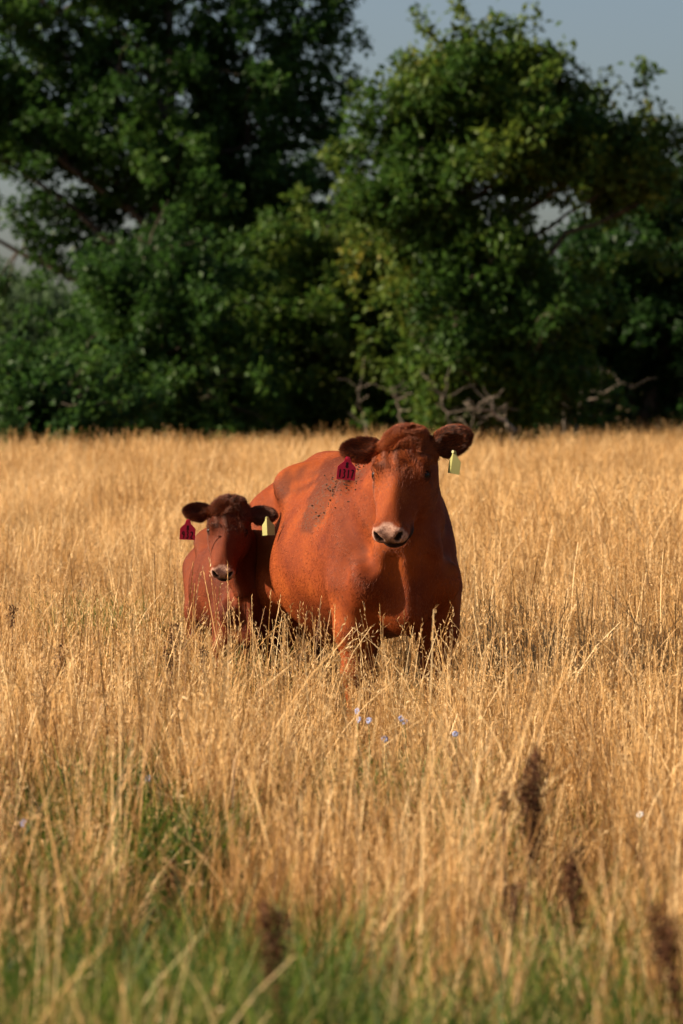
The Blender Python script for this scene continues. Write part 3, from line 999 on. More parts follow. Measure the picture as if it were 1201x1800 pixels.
class Bovine:
    """canonical frame: x forward, y to the animal's left, z up, metres for the adult"""

    def __init__(s, hpos, hyaw, hpitch, hroll, barrel=(0.84, 0.385, 0.40), slim=1.0, calf=False, head=1.0, ears=((0, 0, 0), (0, 0, 0))):
        s.hpos = np.array(hpos, np.float32)
        # head frame axes: u along the nose, v to the animal's left, w out of the forehead
        R = np.array((Matrix.Rotation(hyaw, 3, 'Z') @ Matrix.Rotation(hpitch, 3, 'Y') @ Matrix.Rotation(hroll, 3, 'X')), dtype=np.float32)
        s.HR = R
        s.head = head
        s.barrel = barrel
        s.slim = slim
        s.calf = calf
        s.ears = ears
        s.hp = hyaw
        s.eye_c = [np.array([0.190, sg * 0.110, -0.058], np.float32) for sg in (1, -1)]

    def to_head(s, P):
        return ((P - s.hpos) @ s.HR) / s.head

    def from_head(s, Q):
        return (np.asarray(Q, np.float32) * s.head) @ s.HR.T + s.hpos

    def ear_frame(s, sg, Q):
        up, fwd, tw = s.ears[0 if sg > 0 else 1]
        base = np.array([0.045, sg * 0.095, -0.075], np.float32)
        # axis a outwards along v, b across, c opening direction (towards the face)
        a = np.array([-math.sin(up), sg * math.cos(up) * math.cos(fwd), math.sin(fwd)]); a /= np.linalg.norm(a)
        c = np.array([math.sin(tw), 0.0, math.cos(tw)])
        c = c - a * (a @ c); c /= np.linalg.norm(c)
        b = np.cross(c, a)
        M = np.stack([a, b, c], 1).astype(np.float32)
        return base, M

    def head_sdf(s, Q):
        Qs = Q.copy()
        Qs[:, 1] = np.abs(Qs[:, 1])
        d = ell(Qs, (0.100, 0, -0.095), (0.150, 0.128, 0.105))
        d = smin(d, ell(Qs, (0.020, 0, -0.055), (0.070, 0.092, 0.060)), 0.04)
        # brow ridges
        d = smin(d, ell(Qs, (0.155, 0.098, -0.050), (0.060, 0.036, 0.038)), 0.035)
        # nose bridge
        n = smin(cone(Qs, (0.19, 0.020, -0.100), (0.45, 0.014, -0.074), 0.082, 0.058), ell(Qs, (0.29, 0, -0.055), (0.17, 0.032, 0.050)), 0.03)
        d = smin(d, n, 0.05)
        # cheeks and jaw
        d = smin(d, ell(Qs, (0.20, 0.078, -0.155), (0.125, 0.052, 0.095)), 0.04)
        d = smin(d, cone(Qs, (0.14, 0.020, -0.205), (0.42, 0.012, -0.125), 0.072, 0.046), 0.05)
        # facial crest
        d = smin(d, cone(Qs, (0.22, 0.104, -0.108), (0.36, 0.068, -0.088), 0.018, 0.012), 0.03)
        # muzzle, lips, chin
        mz = ell(Qs, (0.474, 0, -0.080), (0.046, 0.074, 0.052))
        mz = smin(mz, ell(Qs, (0.488, 0.046, -0.074), (0.036, 0.032, 0.038)), 0.02)
        d = smin(d, mz, 0.03)
        lip = ell(Qs, (0.455, 0, -0.144), (0.055, 0.062, 0.032))
        d = smin(d, lip, 0.010)
        d = smin(d, ell(Qs, (0.44, 0.060, -0.115), (0.045, 0.028, 0.024)), 0.018)
        # mouth slit
        d = smax(d, -ell(Qs, (0.50, 0, -0.122), (0.060, 0.075, 0.005)), 0.010)
        # nostrils: comma shaped
        ns = cone(Qs, (0.524, 0.034, -0.072), (0.505, 0.055, -0.046), 0.0140, 0.0100)
        d = smax(d, -ns, 0.008)
        rim = ell(Qs, (0.482, 0.044, -0.032), (0.022, 0.024, 0.010))
        d = smin(d, rim, 0.012)
        # eye socket and lids
        e = s.eye_c[0]
        d = smax(d, -ell(Qs, (e[0], e[1] + 0.012, e[2] + 0.010), (0.030, 0.022, 0.020)), 0.012)
        lid = np.sqrt(((Qs - e) ** 2).sum(-1)) - 0.0255
        slit = ell(Qs, (e[0] + 0.002, e[1] + 0.020, e[2] + 0.016), (0.021, 0.020, 0.016))
        lid = smax(lid, -slit, 0.004)
        d = smin(d, lid, 0.010)
        return d

    def ear_sdf(s, Q):
        d = None
        for sg in (1, -1):
            base, M = s.ear_frame(sg, Q)
            E = (Q - base) @ M
            o = smin(cone(E, (-0.03, 0, 0), (0.05, 0, 0), 0.032, 0.026), ell(E, (0.105, 0.0, -0.004), (0.085, 0.058, 0.025)), 0.03)
            cut = ell(E, (0.113, 0.0, 0.032), (0.074, 0.047, 0.037))
            o = smax(o, -cut, 0.010)
            d = o if d is None else np.minimum(d, o)
        return d

    def body_sdf(s, P):
        Ps = P.copy()
        Ps[:, 1] = np.abs(Ps[:, 1])
        bx, by, bz = s.barrel
        w = s.slim
        tall = 0.90 + (0.40 - bz) * 0.6
        Pb = Ps.copy()
        tz = (P[:, 2] - 0.80) / 0.45
        Pb[:, 1] *= 1 + (0.50 if not s.calf else 0.25) * 0.5 * (tz + np.sqrt(tz * tz + 0.25))
        d = ell(Pb, (-0.10, 0, tall), (bx, by * 1.13, bz))
        d = smin(d, ell(Pb, (-0.22, 0, tall - 0.06), (bx * 0.62, by * 1.02, bz * 0.92)), 0.10)
        # rib cage / chest
        d = smin(d, ell(Ps, (0.42, 0, 0.90), (0.42, 0.235 * w, 0.36)), 0.14)
        # loin and croup
        d = smin(d, ell(Ps, (-0.62, 0, 1.10), (0.42, 0.27 * w, 0.22)), 0.12)
        d = smin(d, ell(Ps, (-0.86, 0.10 * w, 0.95), (0.22, 0.20 * w, 0.26)), 0.10)
        # hooks and pins
        d = smin(d, ell(Ps, (-0.56, 0.225 * w, 1.185), (0.11, 0.070, 0.060)), 0.12)
        d = smin(d, ell(Ps, (-1.02, 0.10 * w, 1.10), (0.05, 0.04, 0.04)), 0.06)
        # hollow of the flank in front of the hooks
        d = smax(d, -ell(Ps, (-0.33, 0.33 * w, 1.25), (0.20, 0.13, 0.11)), 0.09)
        # topline
        d = smin(d, cone(Ps, (0.42, 0, 1.20), (-0.85, 0, 1.25), 0.075, 0.060), 0.08)
        # withers and shoulder blades
        d = smin(d, ell(Ps, (0.40, 0.06, 1.20), (0.17, 0.06, 0.10)), 0.08)
        Rs = rot_m('Y', math.radians(-24))
        d = smin(d, ell(Ps, (0.46, 0.190 * w, 0.95), (0.13, 0.074, 0.30), Rs), 0.04)
        # point of shoulder and brisket
        d = smin(d, ell(Ps, (0.70, 0.155 * w, 0.80), (0.10, 0.078, 0.11)), 0.06)
        d = smin(d, ell(Ps, (0.70, 0, 0.70), (0.14, 0.100 * w, 0.15)), 0.07)
        # neck to head
        hb = s.from_head([[0.10, 0, -0.14]])[0]
        hj = s.from_head([[0.20, 0, -0.20]])[0]
        d = smin(d, cone(Ps, (0.46, 0, 1.00), tuple(hb * np.array([1, 0, 1]) if False else hb), 0.205 * w, 0.112 * s.head + 0.01) if abs(hb[1]) < 1e-3 else cone(P, (0.46, 0, 1.00), tuple(hb), 0.205 * w, 0.112 * s.head + 0.01), 0.10)
        d = smin(d, cone(P, (0.62, 0, 0.86), tuple(hj), 0.15 * w, 0.070 * s.head), 0.09)
        # dewlap fold
        dw = 0.5 * (hj + np.array([0.78, 0, 0.62], np.float32))
        d = smin(d, cone(P, (0.80, 0, 0.66), tuple(dw * np.array([1.03, 1, 0.98], np.float32)), 0.032, 0.026), 0.045)
        d = smin(d, cone(P, tuple(dw * np.array([1.03, 1, 0.98], np.float32)), tuple(hj + np.array([0.02, 0, -0.02], np.float32)), 0.030, 0.040), 0.05)
        # jugular groove before the shoulder, hollow between shoulder point and brisket
        d = smax(d, -cone(Ps, (0.56, 0.285 * w, 1.10), (0.80, 0.185 * w, 0.86), 0.050, 0.035), 0.06)
        d = smax(d, -cone(Ps, (0.84, 0.085 * w, 0.88), (0.84, 0.075 * w, 0.62), 0.026, 0.030), 0.05)
        # legs
        fy, ry = 0.168 * w + 0.01, 0.20 * w + 0.01
        front = chain(Ps, [((0.52, fy, 0.74), 0.130 * w), ((0.55, fy, 0.56), 0.096), ((0.565, fy, 0.42), 0.064), ((0.570, fy, 0.38), 0.068), ((0.560, fy, 0.30), 0.042),
                           ((0.555, fy, 0.16), 0.036), ((0.560, fy, 0.10), 0.047), ((0.59, fy, 0.035), 0.052)], 0.03)
        d = smin(d, front, 0.06)
        rear = chain(Ps, [((-0.80, ry, 0.98), 0.19 * w), ((-0.62, ry + 0.03, 0.72), 0.155 * w), ((-0.74, ry + 0.02, 0.56), 0.095), ((-0.885, ry, 0.45), 0.058), ((-0.890, ry, 0.40), 0.052),
                          ((-0.855, ry, 0.26), 0.041), ((-0.830, ry, 0.16), 0.038), ((-0.815, ry, 0.10), 0.047), ((-0.785, ry, 0.035), 0.054)], 0.03)
        d = smin(d, rear, 0.07)
        # fold between foreleg and rib cage
        if not s.calf:
            d = smin(d, ell(Ps, (-0.62, 0.0, 0.52), (0.20, 0.17, 0.13)), 0.06)    # udder
        # tail
        tl = chain(P, [((-1.02, 0, 1.19), 0.040), ((-1.10, 0, 1.08), 0.028), ((-1.10, 0.01, 0.80), 0.020), ((-1.09, 0.02, 0.50), 0.014)], 0.02)
        d = smin(d, tl, 0.04)
        # soft folds of hide on neck and shoulder, low muscle relief
        return d

    def sdf(s, P):
        P = P.astype(np.float32)
        d = s.body_sdf(P)
        # relief of ribs and skin folds
        q = P
        fold = np.sin(q[:, 0] * 27 + 5 * np.sin(q[:, 2] * 3.1) + 3 * np.abs(q[:, 1]))
        wgt = np.clip(1 - np.abs(q[:, 0] - 0.74) / 0.22, 0, 1) * np.clip((q[:, 2] - 0.6) / 0.2, 0, 1) * np.clip((1.15 - q[:, 2]) / 0.2, 0, 1)
        d = d + 0.010 * fold * wgt
        d = d + 0.006 * np.sin(q[:, 0] * 9 + 2 * np.sin(q[:, 2] * 7)) * np.sin(q[:, 2] * 8 + 3 * q[:, 0]) * (np.abs(q[:, 0]) < 1.2)
        d = d + 0.004 * np.sin(q[:, 0] * 17 + 3 * np.sin(q[:, 2] * 5) + 2 * q[:, 1]) * np.clip((q[:, 0] + 0.1) / 0.4, 0, 1)
        Q = s.to_head(P)
        near = (np.abs(Q[:, 0] - 0.2) < 0.6) & (np.abs(Q[:, 1]) < 0.5) & (np.abs(Q[:, 2] + 0.05) < 0.5)
        if near.any():
            Qn = Q[near]
            h = s.head_sdf(Qn)
            h = smin(h, s.ear_sdf(Qn), 0.018) * s.head
            d[near] = smin(d[near], h, 0.045)
        # level soles
        d = smax(d, -(P[:, 2] - 0.0), 0.006)
        return d

    def mesh(s, res=1.0):
        hx = s.hpos[0]
        xs = np.concatenate([np.arange(-1.20, 0.45, 0.018 * res), np.arange(0.45, hx - 0.15, 0.012 * res), np.arange(hx - 0.15, hx + 0.58, 0.0070 * res)])
        ys = np.concatenate([np.arange(-0.56, -0.36, 0.010 * res), np.arange(-0.36, 0.36, 0.0070 * res), np.arange(0.36, 0.56, 0.010 * res)])
        zt = s.hpos[2] + 0.16
        zs = np.concatenate([np.arange(-0.02, 0.90, 0.014 * res), np.arange(0.90, zt, 0.0070 * res)])
        xs, ys, zs = [a[np.concatenate([[True], np.diff(a) > 0.002])] for a in (xs, ys, zs)]
        nx, ny, nz = len(xs), len(ys), len(zs)
        Fv = np.empty((nx, ny, nz), np.float32)
        YZ = np.stack(np.meshgrid(ys, zs, indexing='ij'), -1).reshape(-1, 2)
        step = 6
        # coarse pass decides which slabs need the full function
        for i in range(0, nx, step):
            xx = xs[i:i + step]
            P = np.concatenate([np.c_[np.full(len(YZ), x), YZ] for x in xx]).astype(np.float32)
            Fv[i:i + step] = s.sdf(P).reshape(len(xx), ny, nz)
        return surface_nets(Fv, xs, ys, zs, s.sdf)


def surface_nets(Fv, xs, ys, zs, f):
    nx, ny, nz = Fv.shape
    sgn = Fv < 0
    c = np.zeros((nx - 1, ny - 1, nz - 1), np.int8)
    for dx in (0, 1):
        for dy in (0, 1):
            for dz in (0, 1):
                c += sgn[dx:nx - 1 + dx, dy:ny - 1 + dy, dz:nz - 1 + dz]
    act = (c > 0) & (c < 8)
    I, J, K = np.nonzero(act)
    idx = -np.ones(act.shape, np.int32)
    idx[I, J, K] = np.arange(len(I))
    corners = [(0, 0, 0), (1, 0, 0), (0, 1, 0), (1, 1, 0), (0, 0, 1), (1, 0, 1), (0, 1, 1), (1, 1, 1)]
    edges = [(0, 1), (2, 3), (4, 5), (6, 7), (0, 2), (1, 3), (4, 6), (5, 7), (0, 4), (1, 5), (2, 6), (3, 7)]
    acc = np.zeros((len(I), 3)); cnt = np.zeros(len(I))
    val, pos = [], []
    for (a, b, g) in corners:
        val.append(Fv[I + a, J + b, K + g])
        pos.append(np.stack([xs[I + a], ys[J + b], zs[K + g]], -1))
    for a, b in edges:
        m = (val[a] < 0) != (val[b] < 0)
        t = val[a] / (val[a] - val[b] + 1e-12)
        p = pos[a] + (pos[b] - pos[a]) * t[:, None]
        acc[m] += p[m]; cnt[m] += 1
    V = acc / cnt[:, None]
    quads = []
    for ax in range(3):
        s0 = [slice(1, -1)] * 3
        s0[ax] = slice(0, -1)
        s1 = list(s0)
        s1[ax] = slice(1, None)
        A = sgn[tuple(s0)]; B = sgn[tuple(s1)]
        i, j, k = np.nonzero(A != B)
        o = [1, 1, 1]; o[ax] = 0
        i, j, k = i + o[0], j + o[1], k + o[2]
        inside = sgn[i, j, k]
        u, v = [(1, 2), (2, 0), (0, 1)][ax]

        def cell(du, dv):
            q = [i.copy(), j.copy(), k.copy()]
            q[u] = q[u] - du; q[v] = q[v] - dv
            return idx[q[0], q[1], q[2]]
        q = np.stack([cell(1, 1), cell(0, 1), cell(0, 0), cell(1, 0)], -1)
        q[~inside] = q[~inside][:, ::-1]
        quads.append(q)
    Q = np.concatenate(quads)
    Q = Q[(Q >= 0).all(1)]
    # pull the vertices onto the surface
    for _ in range(2):
        d, g = grad(f, V)
        V = V - g * d[:, None] * 0.9
    return V, Q


def grad(f, V, e=0.002):
    d = f(V.astype(np.float32)).astype(float)
    g = np.zeros_like(V)
    for a in range(3):
        o = np.zeros(3); o[a] = e
        g[:, a] = (f((V + o).astype(np.float32)) - f((V - o).astype(np.float32))) / (2 * e)
    L = (g ** 2).sum(1) + 1e-6
    return np.clip(d, -0.02, 0.02), g / np.maximum(L, 0.25)[:, None]


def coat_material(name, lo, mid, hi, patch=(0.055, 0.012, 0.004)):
    N = Nodes(name)
    tc = N.n('ShaderNodeTexCoord')
    mp = N.n('ShaderNodeMapping')
    mp.inputs['Scale'].default_value = (14, 60, 34)
    N.l(tc.outputs['Object'], mp.inputs['Vector'])
    fine = N.noise(2.2, 5, mp.outputs[0], 0.65)
    big = N.noise(3.0, 4, tc.outputs['Object'], 0.55)
    f = N.math('ADD', N.math('MULTIPLY', fine, 0.25), N.math('MULTIPLY', big, 0.75))
    c = N.ramp(f, [(0.32, lo), (0.5, mid), (0.68, hi)])
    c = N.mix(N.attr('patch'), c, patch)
    mz = N.attr('muzzle')
    sp = N.noise(90, 4, tc.outputs['Object'], 0.7)
    pink = N.ramp(sp, [(0.35, (0.24, 0.12, 0.085)), (0.6, (0.46, 0.27, 0.20))])
    c = N.mix(mz, c, pink)
    c = N.mix(N.attr('dark'), c, (0.012, 0.008, 0.007))
    # flecks of dried dirt
    vo = N.n('ShaderNodeTexVoronoi')
    vo.inputs['Scale'].default_value = 55
    N.l(tc.outputs['Object'], vo.inputs['Vector'])
    fl = N.math('LESS_THAN', vo.outputs['Distance'], 0.27)
    fl = N.math('MULTIPLY', fl, N.attr('dirt'))
    c = N.mix(fl, c, (0.06, 0.045, 0.032))
    p = N.n('ShaderNodeBsdfPrincipled')
    N.l(c, p.inputs['Base Color'])
    p.inputs['Specular IOR Level'].default_value = 0.10
    r = N.math('SUBTRACT', 0.74, N.math('MULTIPLY', mz, 0.22))
    N.l(r, p.inputs['Roughness'])
    p.inputs['Sheen Weight'].default_value = 0.0
    p.inputs['Sheen Roughness'].default_value = 0.4
    p.inputs['Sheen Tint'].default_value = (1.0, 0.6, 0.35, 1)
    b = N.n('ShaderNodeBump')
    b.inputs['Strength'].default_value = 0.10
    b.inputs['Distance'].default_value = 0.006
    N.l(f, b.inputs['Height'])
    N.l(b.outputs[0], p.inputs['Normal'])
    N.l(p.outputs[0], N.out.inputs[0])
    return N.m


def hair_material(name, stops):
    N = Nodes(name)
    hi = N.n('ShaderNodeHairInfo')
    c = N.ramp(hi.outputs['Random'], stops)
    p = N.n('ShaderNodeBsdfPrincipled')
    N.l(c, p.inputs['Base Color'])
    p.inputs['Roughness'].default_value = 0.5
    p.inputs['Specular IOR Level'].default_value = 0.3
    N.l(p.outputs[0], N.out.inputs[0])
    return N.m


def grow_hair(name, P, Nn, flow, length, mat, parent, rng, lift=0.35, radius=0.0009, npts=4, clump=0.15):
    n = len(P)
    cd = bpy.data.hair_curves.new(name)
    cd.add_curves([npts] * n)
    d = flow * (1 - lift)[:, None] + Nn * lift[:, None] + rng.normal(size=(n, 3)) * clump
    d /= np.linalg.norm(d, axis=1)[:, None] + 1e-9
    bend = flow * 0.5 + np.array([0, 0, -0.25])
    pts = []
    for k in range(npts):
        t = k / (npts - 1)
        q = P - Nn * 0.002 + d * (length * t)[:, None] + bend * (length * 0.45 * t * t)[:, None]
        pts.append(q)
    A = np.stack(pts, 1).reshape(-1, 3).astype(np.float32)
    cd.attributes['position'].data.foreach_set('vector', A.ravel()) if 'position' in cd.attributes else cd.points.foreach_set('position', A.ravel())
    ra = cd.attributes.get('radius') or cd.attributes.new('radius', 'FLOAT', 'POINT')
    prof = (np.array([1.0, 0.9, 0.65, 0.15]) if npts == 4 else np.array([1.0, 0.8, 0.15])) * radius
    ra.data.foreach_set('value', np.tile(prof, n).astype(np.float32))
    cd.materials.append(mat)
    o = bpy.data.objects.new(name, cd)
    COL.objects.link(o)
    o.parent = parent
    return o


DIGITS = {
    '0': [[(0.5, 1), (0.15, 0.8), (0.1, 0.3), (0.45, 0), (0.8, 0.25), (0.85, 0.75), (0.5, 1)]],
    '1': [[(0.5, 1), (0.5, 0)]],
    '2': [[(0.15, 0.8), (0.4, 1), (0.75, 0.85), (0.7, 0.55), (0.15, 0.05), (0.85, 0.0)]],
    '3': [[(0.15, 0.95), (0.55, 1), (0.75, 0.78), (0.4, 0.55), (0.8, 0.3), (0.5, 0), (0.12, 0.08)]],
    '7': [[(0.15, 0.97), (0.85, 1), (0.5, 0.5), (0.42, 0)]],
    '8': [[(0.5, 0.52), (0.2, 0.75), (0.5, 1), (0.8, 0.75), (0.5, 0.52), (0.15, 0.25), (0.5, 0), (0.85, 0.25), (0.5, 0.52)]],
    '9': [[(0.8, 0.8), (0.5, 1), (0.2, 0.75), (0.45, 0.5), (0.8, 0.75), (0.7, 0.3), (0.6, 0)]],
}


def ribbon(pts, w):
    """flat stroke in the x-z plane as quads"""
    P = np.array(pts, float)
    T = np.gradient(P, axis=0)
    T /= np.linalg.norm(T, axis=1)[:, None] + 1e-9
    Nn = np.c_[-T[:, 1], T[:, 0]]
    L, R = P + Nn * w / 2, P - Nn * w / 2
    V = []
    for a, b in zip(L, R):
        V += [(a[0], 0, a[1]), (b[0], 0, b[1])]
    return V, [(2 * i, 2 * i + 1, 2 * i + 3, 2 * i + 2) for i in range(len(P) - 1)]


def ear_tag(parent, loc, rotz, tilt, roll, mat, ink, rows, size, label, fold=0.0):
    """house-shaped flexible tag with neck, stud and hand-written digits; hangs from loc"""
    w, h = size
    n = h * 0.42
    out = [(-0.10, 0.0), (0.10, 0.0), (0.16, -0.10), (0.20, -0.22), (0.44, -0.40), (0.5, -0.46), (0.5, -1.0), (-0.5, -1.0), (-0.5, -0.46), (-0.44, -0.40), (-0.20, -0.22), (-0.16, -0.10)]
    pts = [(x * w, z * h) for x, z in out]
    th = 0.0016
    V, Fs = [], []
    m = len(pts)
    # triangulate as a fan of strips around the centre line so the sheet can bend
    zs = [0.0, -0.10, -0.22, -0.40, -0.46, -0.64, -0.82, -1.0]
    hw = {0.0: 0.10, -0.10: 0.16, -0.22: 0.20, -0.40: 0.44, -0.46: 0.5, -0.64: 0.5, -0.82: 0.5, -1.0: 0.5}
    cols = [-1, -0.5, 0, 0.5, 1]

    def bendy(x, z):
        return abs(x) * fold - 0.0 + 0.06 * (z / h) ** 2 * h
    for side in (0, 1):
        for z in zs:
            for c in cols:
                x = c * hw[z] * w
                V.append((x, bendy(x, z * h) + side * th, z * h))
    nc = len(cols)
    nr = len(zs)
    for r in range(nr - 1):
        for c in range(nc - 1):
            a = r * nc + c
            Fs.append((a, a + nc, a + nc + 1, a + 1))
            b = a + nr * nc
            Fs.append((b, b + 1, b + nc + 1, b + nc))
    off = nr * nc
    ring = [(0, c) for c in range(nc)] + [(r, nc - 1) for r in range(1, nr)] + [(nr - 1, c) for c in range(nc - 2, -1, -1)] + [(r, 0) for r in range(nr - 2, 0, -1)]
    ids = [r * nc + c for r, c in ring]
    for a, b in zip(ids, ids[1:] + ids[:1]):
        Fs.append((a, b, b + off, a + off))
    o = mesh_obj('ear_tag', V, Fs, mat, parent)
    o['label'] = label
    o.location = loc
    o.rotation_euler = (tilt, roll, rotz)
    # stud
    Vs, Fq = tubes([([(0, -0.006, -0.06 * h), (0, -0.001, -0.06 * h), (0, 0.012, -0.06 * h)], [0.007, 0.007, 0.004])], 12)
    Vs = np.vstack([Vs, [[0, -0.006, -0.06 * h]]])
    Fl = [tuple(q) for q in Fq.tolist()] + [(k, (k + 1) % 12, len(Vs) - 1) for k in range(12)]
    mesh_obj('stud', Vs, Fl, mat, o)
    for text, zc, dh, sp in rows:
        wtot = sp * len(text)
        for i, ch in enumerate(text):
            x0 = -wtot / 2 * w + i * sp * w
            Va, Fa = [], []
            for stroke in DIGITS[ch]:
                # smooth the hand-written stroke
                q = np.array(stroke, float)
                t = np.linspace(0, len(q) - 1, len(q) * 3)
                qs = np.stack([np.interp(t, np.arange(len(q)), q[:, k]) for k in (0, 1)], -1)
                qs[1:-1] = (qs[:-2] + 2 * qs[1:-1] + qs[2:]) / 4
                pp = np.c_[x0 + (0.08 + 0.84 * qs[:, 0]) * sp * w, (zc + (qs[:, 1] - 0.5) * dh) * h]
                Vr, Fr = ribbon(pp, 0.07 * w)
                b = len(Va)
                Va += [(v[0], bendy(v[0], v[2]) - 0.0012, v[2]) for v in Vr]
                Fa += [tuple(k + b for k in f) for f in Fr]
            mesh_obj('digit', Va, Fa, ink, o)
    return o


EYE = plain('eye_dark', (0.006, 0.004, 0.003), 0.22, 0.22)
RED_TAG = plain('red_tag_plastic', (0.62, 0.012, 0.065), 0.4, 0.4, 0.08, 20)
YEL = Nodes('yellow_tag_plastic')
_p = YEL.n('ShaderNodeBsdfPrincipled'); _p.inputs['Base Color'].default_value = (0.44, 0.42, 0.16, 1); _p.inputs['Roughness'].default_value = 0.35
_t = YEL.n('ShaderNodeBsdfTranslucent'); _t.inputs['Color'].default_value = (0.55, 0.53, 0.16, 1)
_m = YEL.n('ShaderNodeMixShader'); _m.inputs[0].default_value = 0.35
YEL.l(_p.outputs[0], _m.inputs[1]); YEL.l(_t.outputs[0], _m.inputs[2]); YEL.l(_m.outputs[0], YEL.out.inputs[0])
YELLOW_TAG = YEL.m
INK = plain('marker_ink', (0.02, 0.004, 0.012), 0.5, 0.3)
HOOF = plain('hoof_horn', (0.05, 0.035, 0.025), 0.5, 0.3, 0.3, 30)


def sstep(x, a, b):
    t = np.clip((x - a) / (b - a), 0, 1)
    return t * t * (3 - 2 * t)


def build_bovine(name, label, cat, at_xy, yaw, scale, bov, coat, hair, seed, n_hair, res=1.0, fluff=1.0, tags=None):
    rng = np.random.default_rng(seed)
    root = empty(name, (at_xy[0], at_xy[1], 0), -math.pi / 2 + yaw)
    root.scale = (scale,) * 3
    tag(root, label, cat)
    V, Q = bov.mesh(res)
    _, g = grad(bov.sdf, V)
    Nn = g / (np.linalg.norm(g, axis=1)[:, None] + 1e-9)
    Hq = bov.to_head(V.astype(np.float32)).astype(float)
    onhead = bov.head_sdf(Hq.astype(np.float32)) < 0.008
    nh = Nn @ bov.HR
    mz = sstep(Hq[:, 0] + 0.35 * (Hq[:, 2] + 0.05), 0.462, 0.482) * sstep(nh[:, 0], 0.05, 0.30) * (Hq[:, 2] > -0.128) * onhead
    # pink fades into dark skin between the nostrils and on the lip
    mzd = np.exp(-((np.abs(Hq[:, 1]) - 0.003) / 0.020) ** 2) * sstep(-Hq[:, 2], 0.060, 0.095) * (Hq[:, 0] > 0.46) * onhead
    lowl = sstep(-Hq[:, 2], 0.080, 0.105) * sstep(Hq[:, 0], 0.40, 0.45) * (Hq[:, 2] > -0.19) * onhead
    dn = np.min([np.sqrt(((np.c_[Hq[:, 0], np.abs(Hq[:, 1]), Hq[:, 2]] - np.array(c)) ** 2).sum(1)) for c in ((0.517, 0.036, -0.070), (0.508, 0.045, -0.059), (0.499, 0.054, -0.047))], 0)
    nos = (1 - sstep(dn, 0.011, 0.017)) * sstep(-(nh[:, 0]), -1.2, -1.1)
    e = bov.eye_c[0]
    de = np.sqrt(((np.c_[Hq[:, 0], np.abs(Hq[:, 1]), Hq[:, 2]] - e) ** 2 * np.array([0.7, 1, 1.4])).sum(1))
    eyer = (1 - sstep(de, 0.024, 0.032)) * 0.75
    dark = np.clip(np.maximum.reduce([nos, mzd * 0.9, lowl * 0.95, eyer, (1 - sstep(V[:, 2], 0.045, 0.06))]), 0, 1)
    # shadow painted into the coat over withers and loin on her right side
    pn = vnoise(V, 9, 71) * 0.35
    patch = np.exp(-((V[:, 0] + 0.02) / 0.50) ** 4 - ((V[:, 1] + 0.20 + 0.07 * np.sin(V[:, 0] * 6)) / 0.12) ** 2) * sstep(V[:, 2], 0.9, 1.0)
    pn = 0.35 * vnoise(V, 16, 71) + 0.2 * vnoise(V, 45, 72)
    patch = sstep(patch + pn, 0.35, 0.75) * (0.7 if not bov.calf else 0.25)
    dirt = np.exp(-((V[:, 0] - 0.22) / 0.28) ** 2 - ((V[:, 1] + 0.20) / 0.16) ** 2) * (V[:, 2] > 1.0)
    dirt = sstep(dirt + 0.5 * vnoise(V, 14, 5) * 0.5, 0.3, 0.7)
    if bov.calf: dirt *= 0
    hsv = bov.head_sdf(Hq.astype(np.float32)); esv = bov.ear_sdf(Hq.astype(np.float32))
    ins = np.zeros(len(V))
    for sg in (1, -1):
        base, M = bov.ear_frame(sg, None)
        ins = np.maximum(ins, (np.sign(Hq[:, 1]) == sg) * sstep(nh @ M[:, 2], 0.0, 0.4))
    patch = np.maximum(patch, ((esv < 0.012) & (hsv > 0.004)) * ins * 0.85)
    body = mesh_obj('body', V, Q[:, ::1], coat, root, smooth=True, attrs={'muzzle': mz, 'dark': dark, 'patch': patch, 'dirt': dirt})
    # eyes
    for c in bov.eye_c:
        for sg in (1, -1):
            pass
    for sg in (1, -1):
        c = bov.eye_c[0] * np.array([1, sg, 1])
        cc = bov.from_head([c])[0]
        R = 0.0225 * bov.head
        th, ph = np.meshgrid(np.linspace(0, math.pi, 13), np.linspace(0, 2 * math.pi, 20, endpoint=False), indexing='ij')
        Vs = np.stack([np.sin(th) * np.cos(ph), np.sin(th) * np.sin(ph), np.cos(th)], -1).reshape(-1, 3) * R + cc
        i, j = np.meshgrid(np.arange(12), np.arange(20), indexing='ij')
        Fq = np.stack([i * 20 + j, (i + 1) * 20 + j, (i + 1) * 20 + (j + 1) % 20, i * 20 + (j + 1) % 20], -1).reshape(-1, 4)
        mesh_obj('eye', Vs, Fq, EYE, root, smooth=True)
    # coat: hairs rooted on the body
    A = V[Q]
    area = 0.5 * np.linalg.norm(np.cross(A[:, 2] - A[:, 0], A[:, 3] - A[:, 1]), axis=1)
    fc = A.mean(1)
    Hf = bov.to_head(fc.astype(np.float32)).astype(float)
    nearh = (Hf[:, 0] > -0.12) & (Hf[:, 0] < 0.6) & (np.abs(Hf[:, 1]) < 0.35) & (np.abs(Hf[:, 2]) < 0.32)
    hs = bov.head_sdf(Hf.astype(np.float32)); es = bov.ear_sdf(Hf.astype(np.float32))
    head_m = nearh & (np.minimum(hs, es) < 0.03)
    ear_m = nearh & (es < 0.012) & (hs > 0.006)
    dens = area * np.where(head_m, 3.0, 0.0)
    dens *= np.where(ear_m, 1.6, 1.0)
    poll_m = head_m & (Hf[:, 0] < 0.10) & (Hf[:, 2] > -0.10) & (~ear_m)
    dens *= np.where(poll_m, 1.3, 1.0)
    mf = mz[Q].mean(1) + dark[Q].mean(1)
    dens *= np.clip(1 - 1.5 * mf, 0, 1) * np.clip(1 - 40 * (np.minimum(hs, es) - 0.004), 0, 1)
    pr = dens / dens.sum()
    fi = rng.choice(len(Q), n_hair, p=pr)
    uv = rng.random((n_hair, 2))
    a = A[fi]
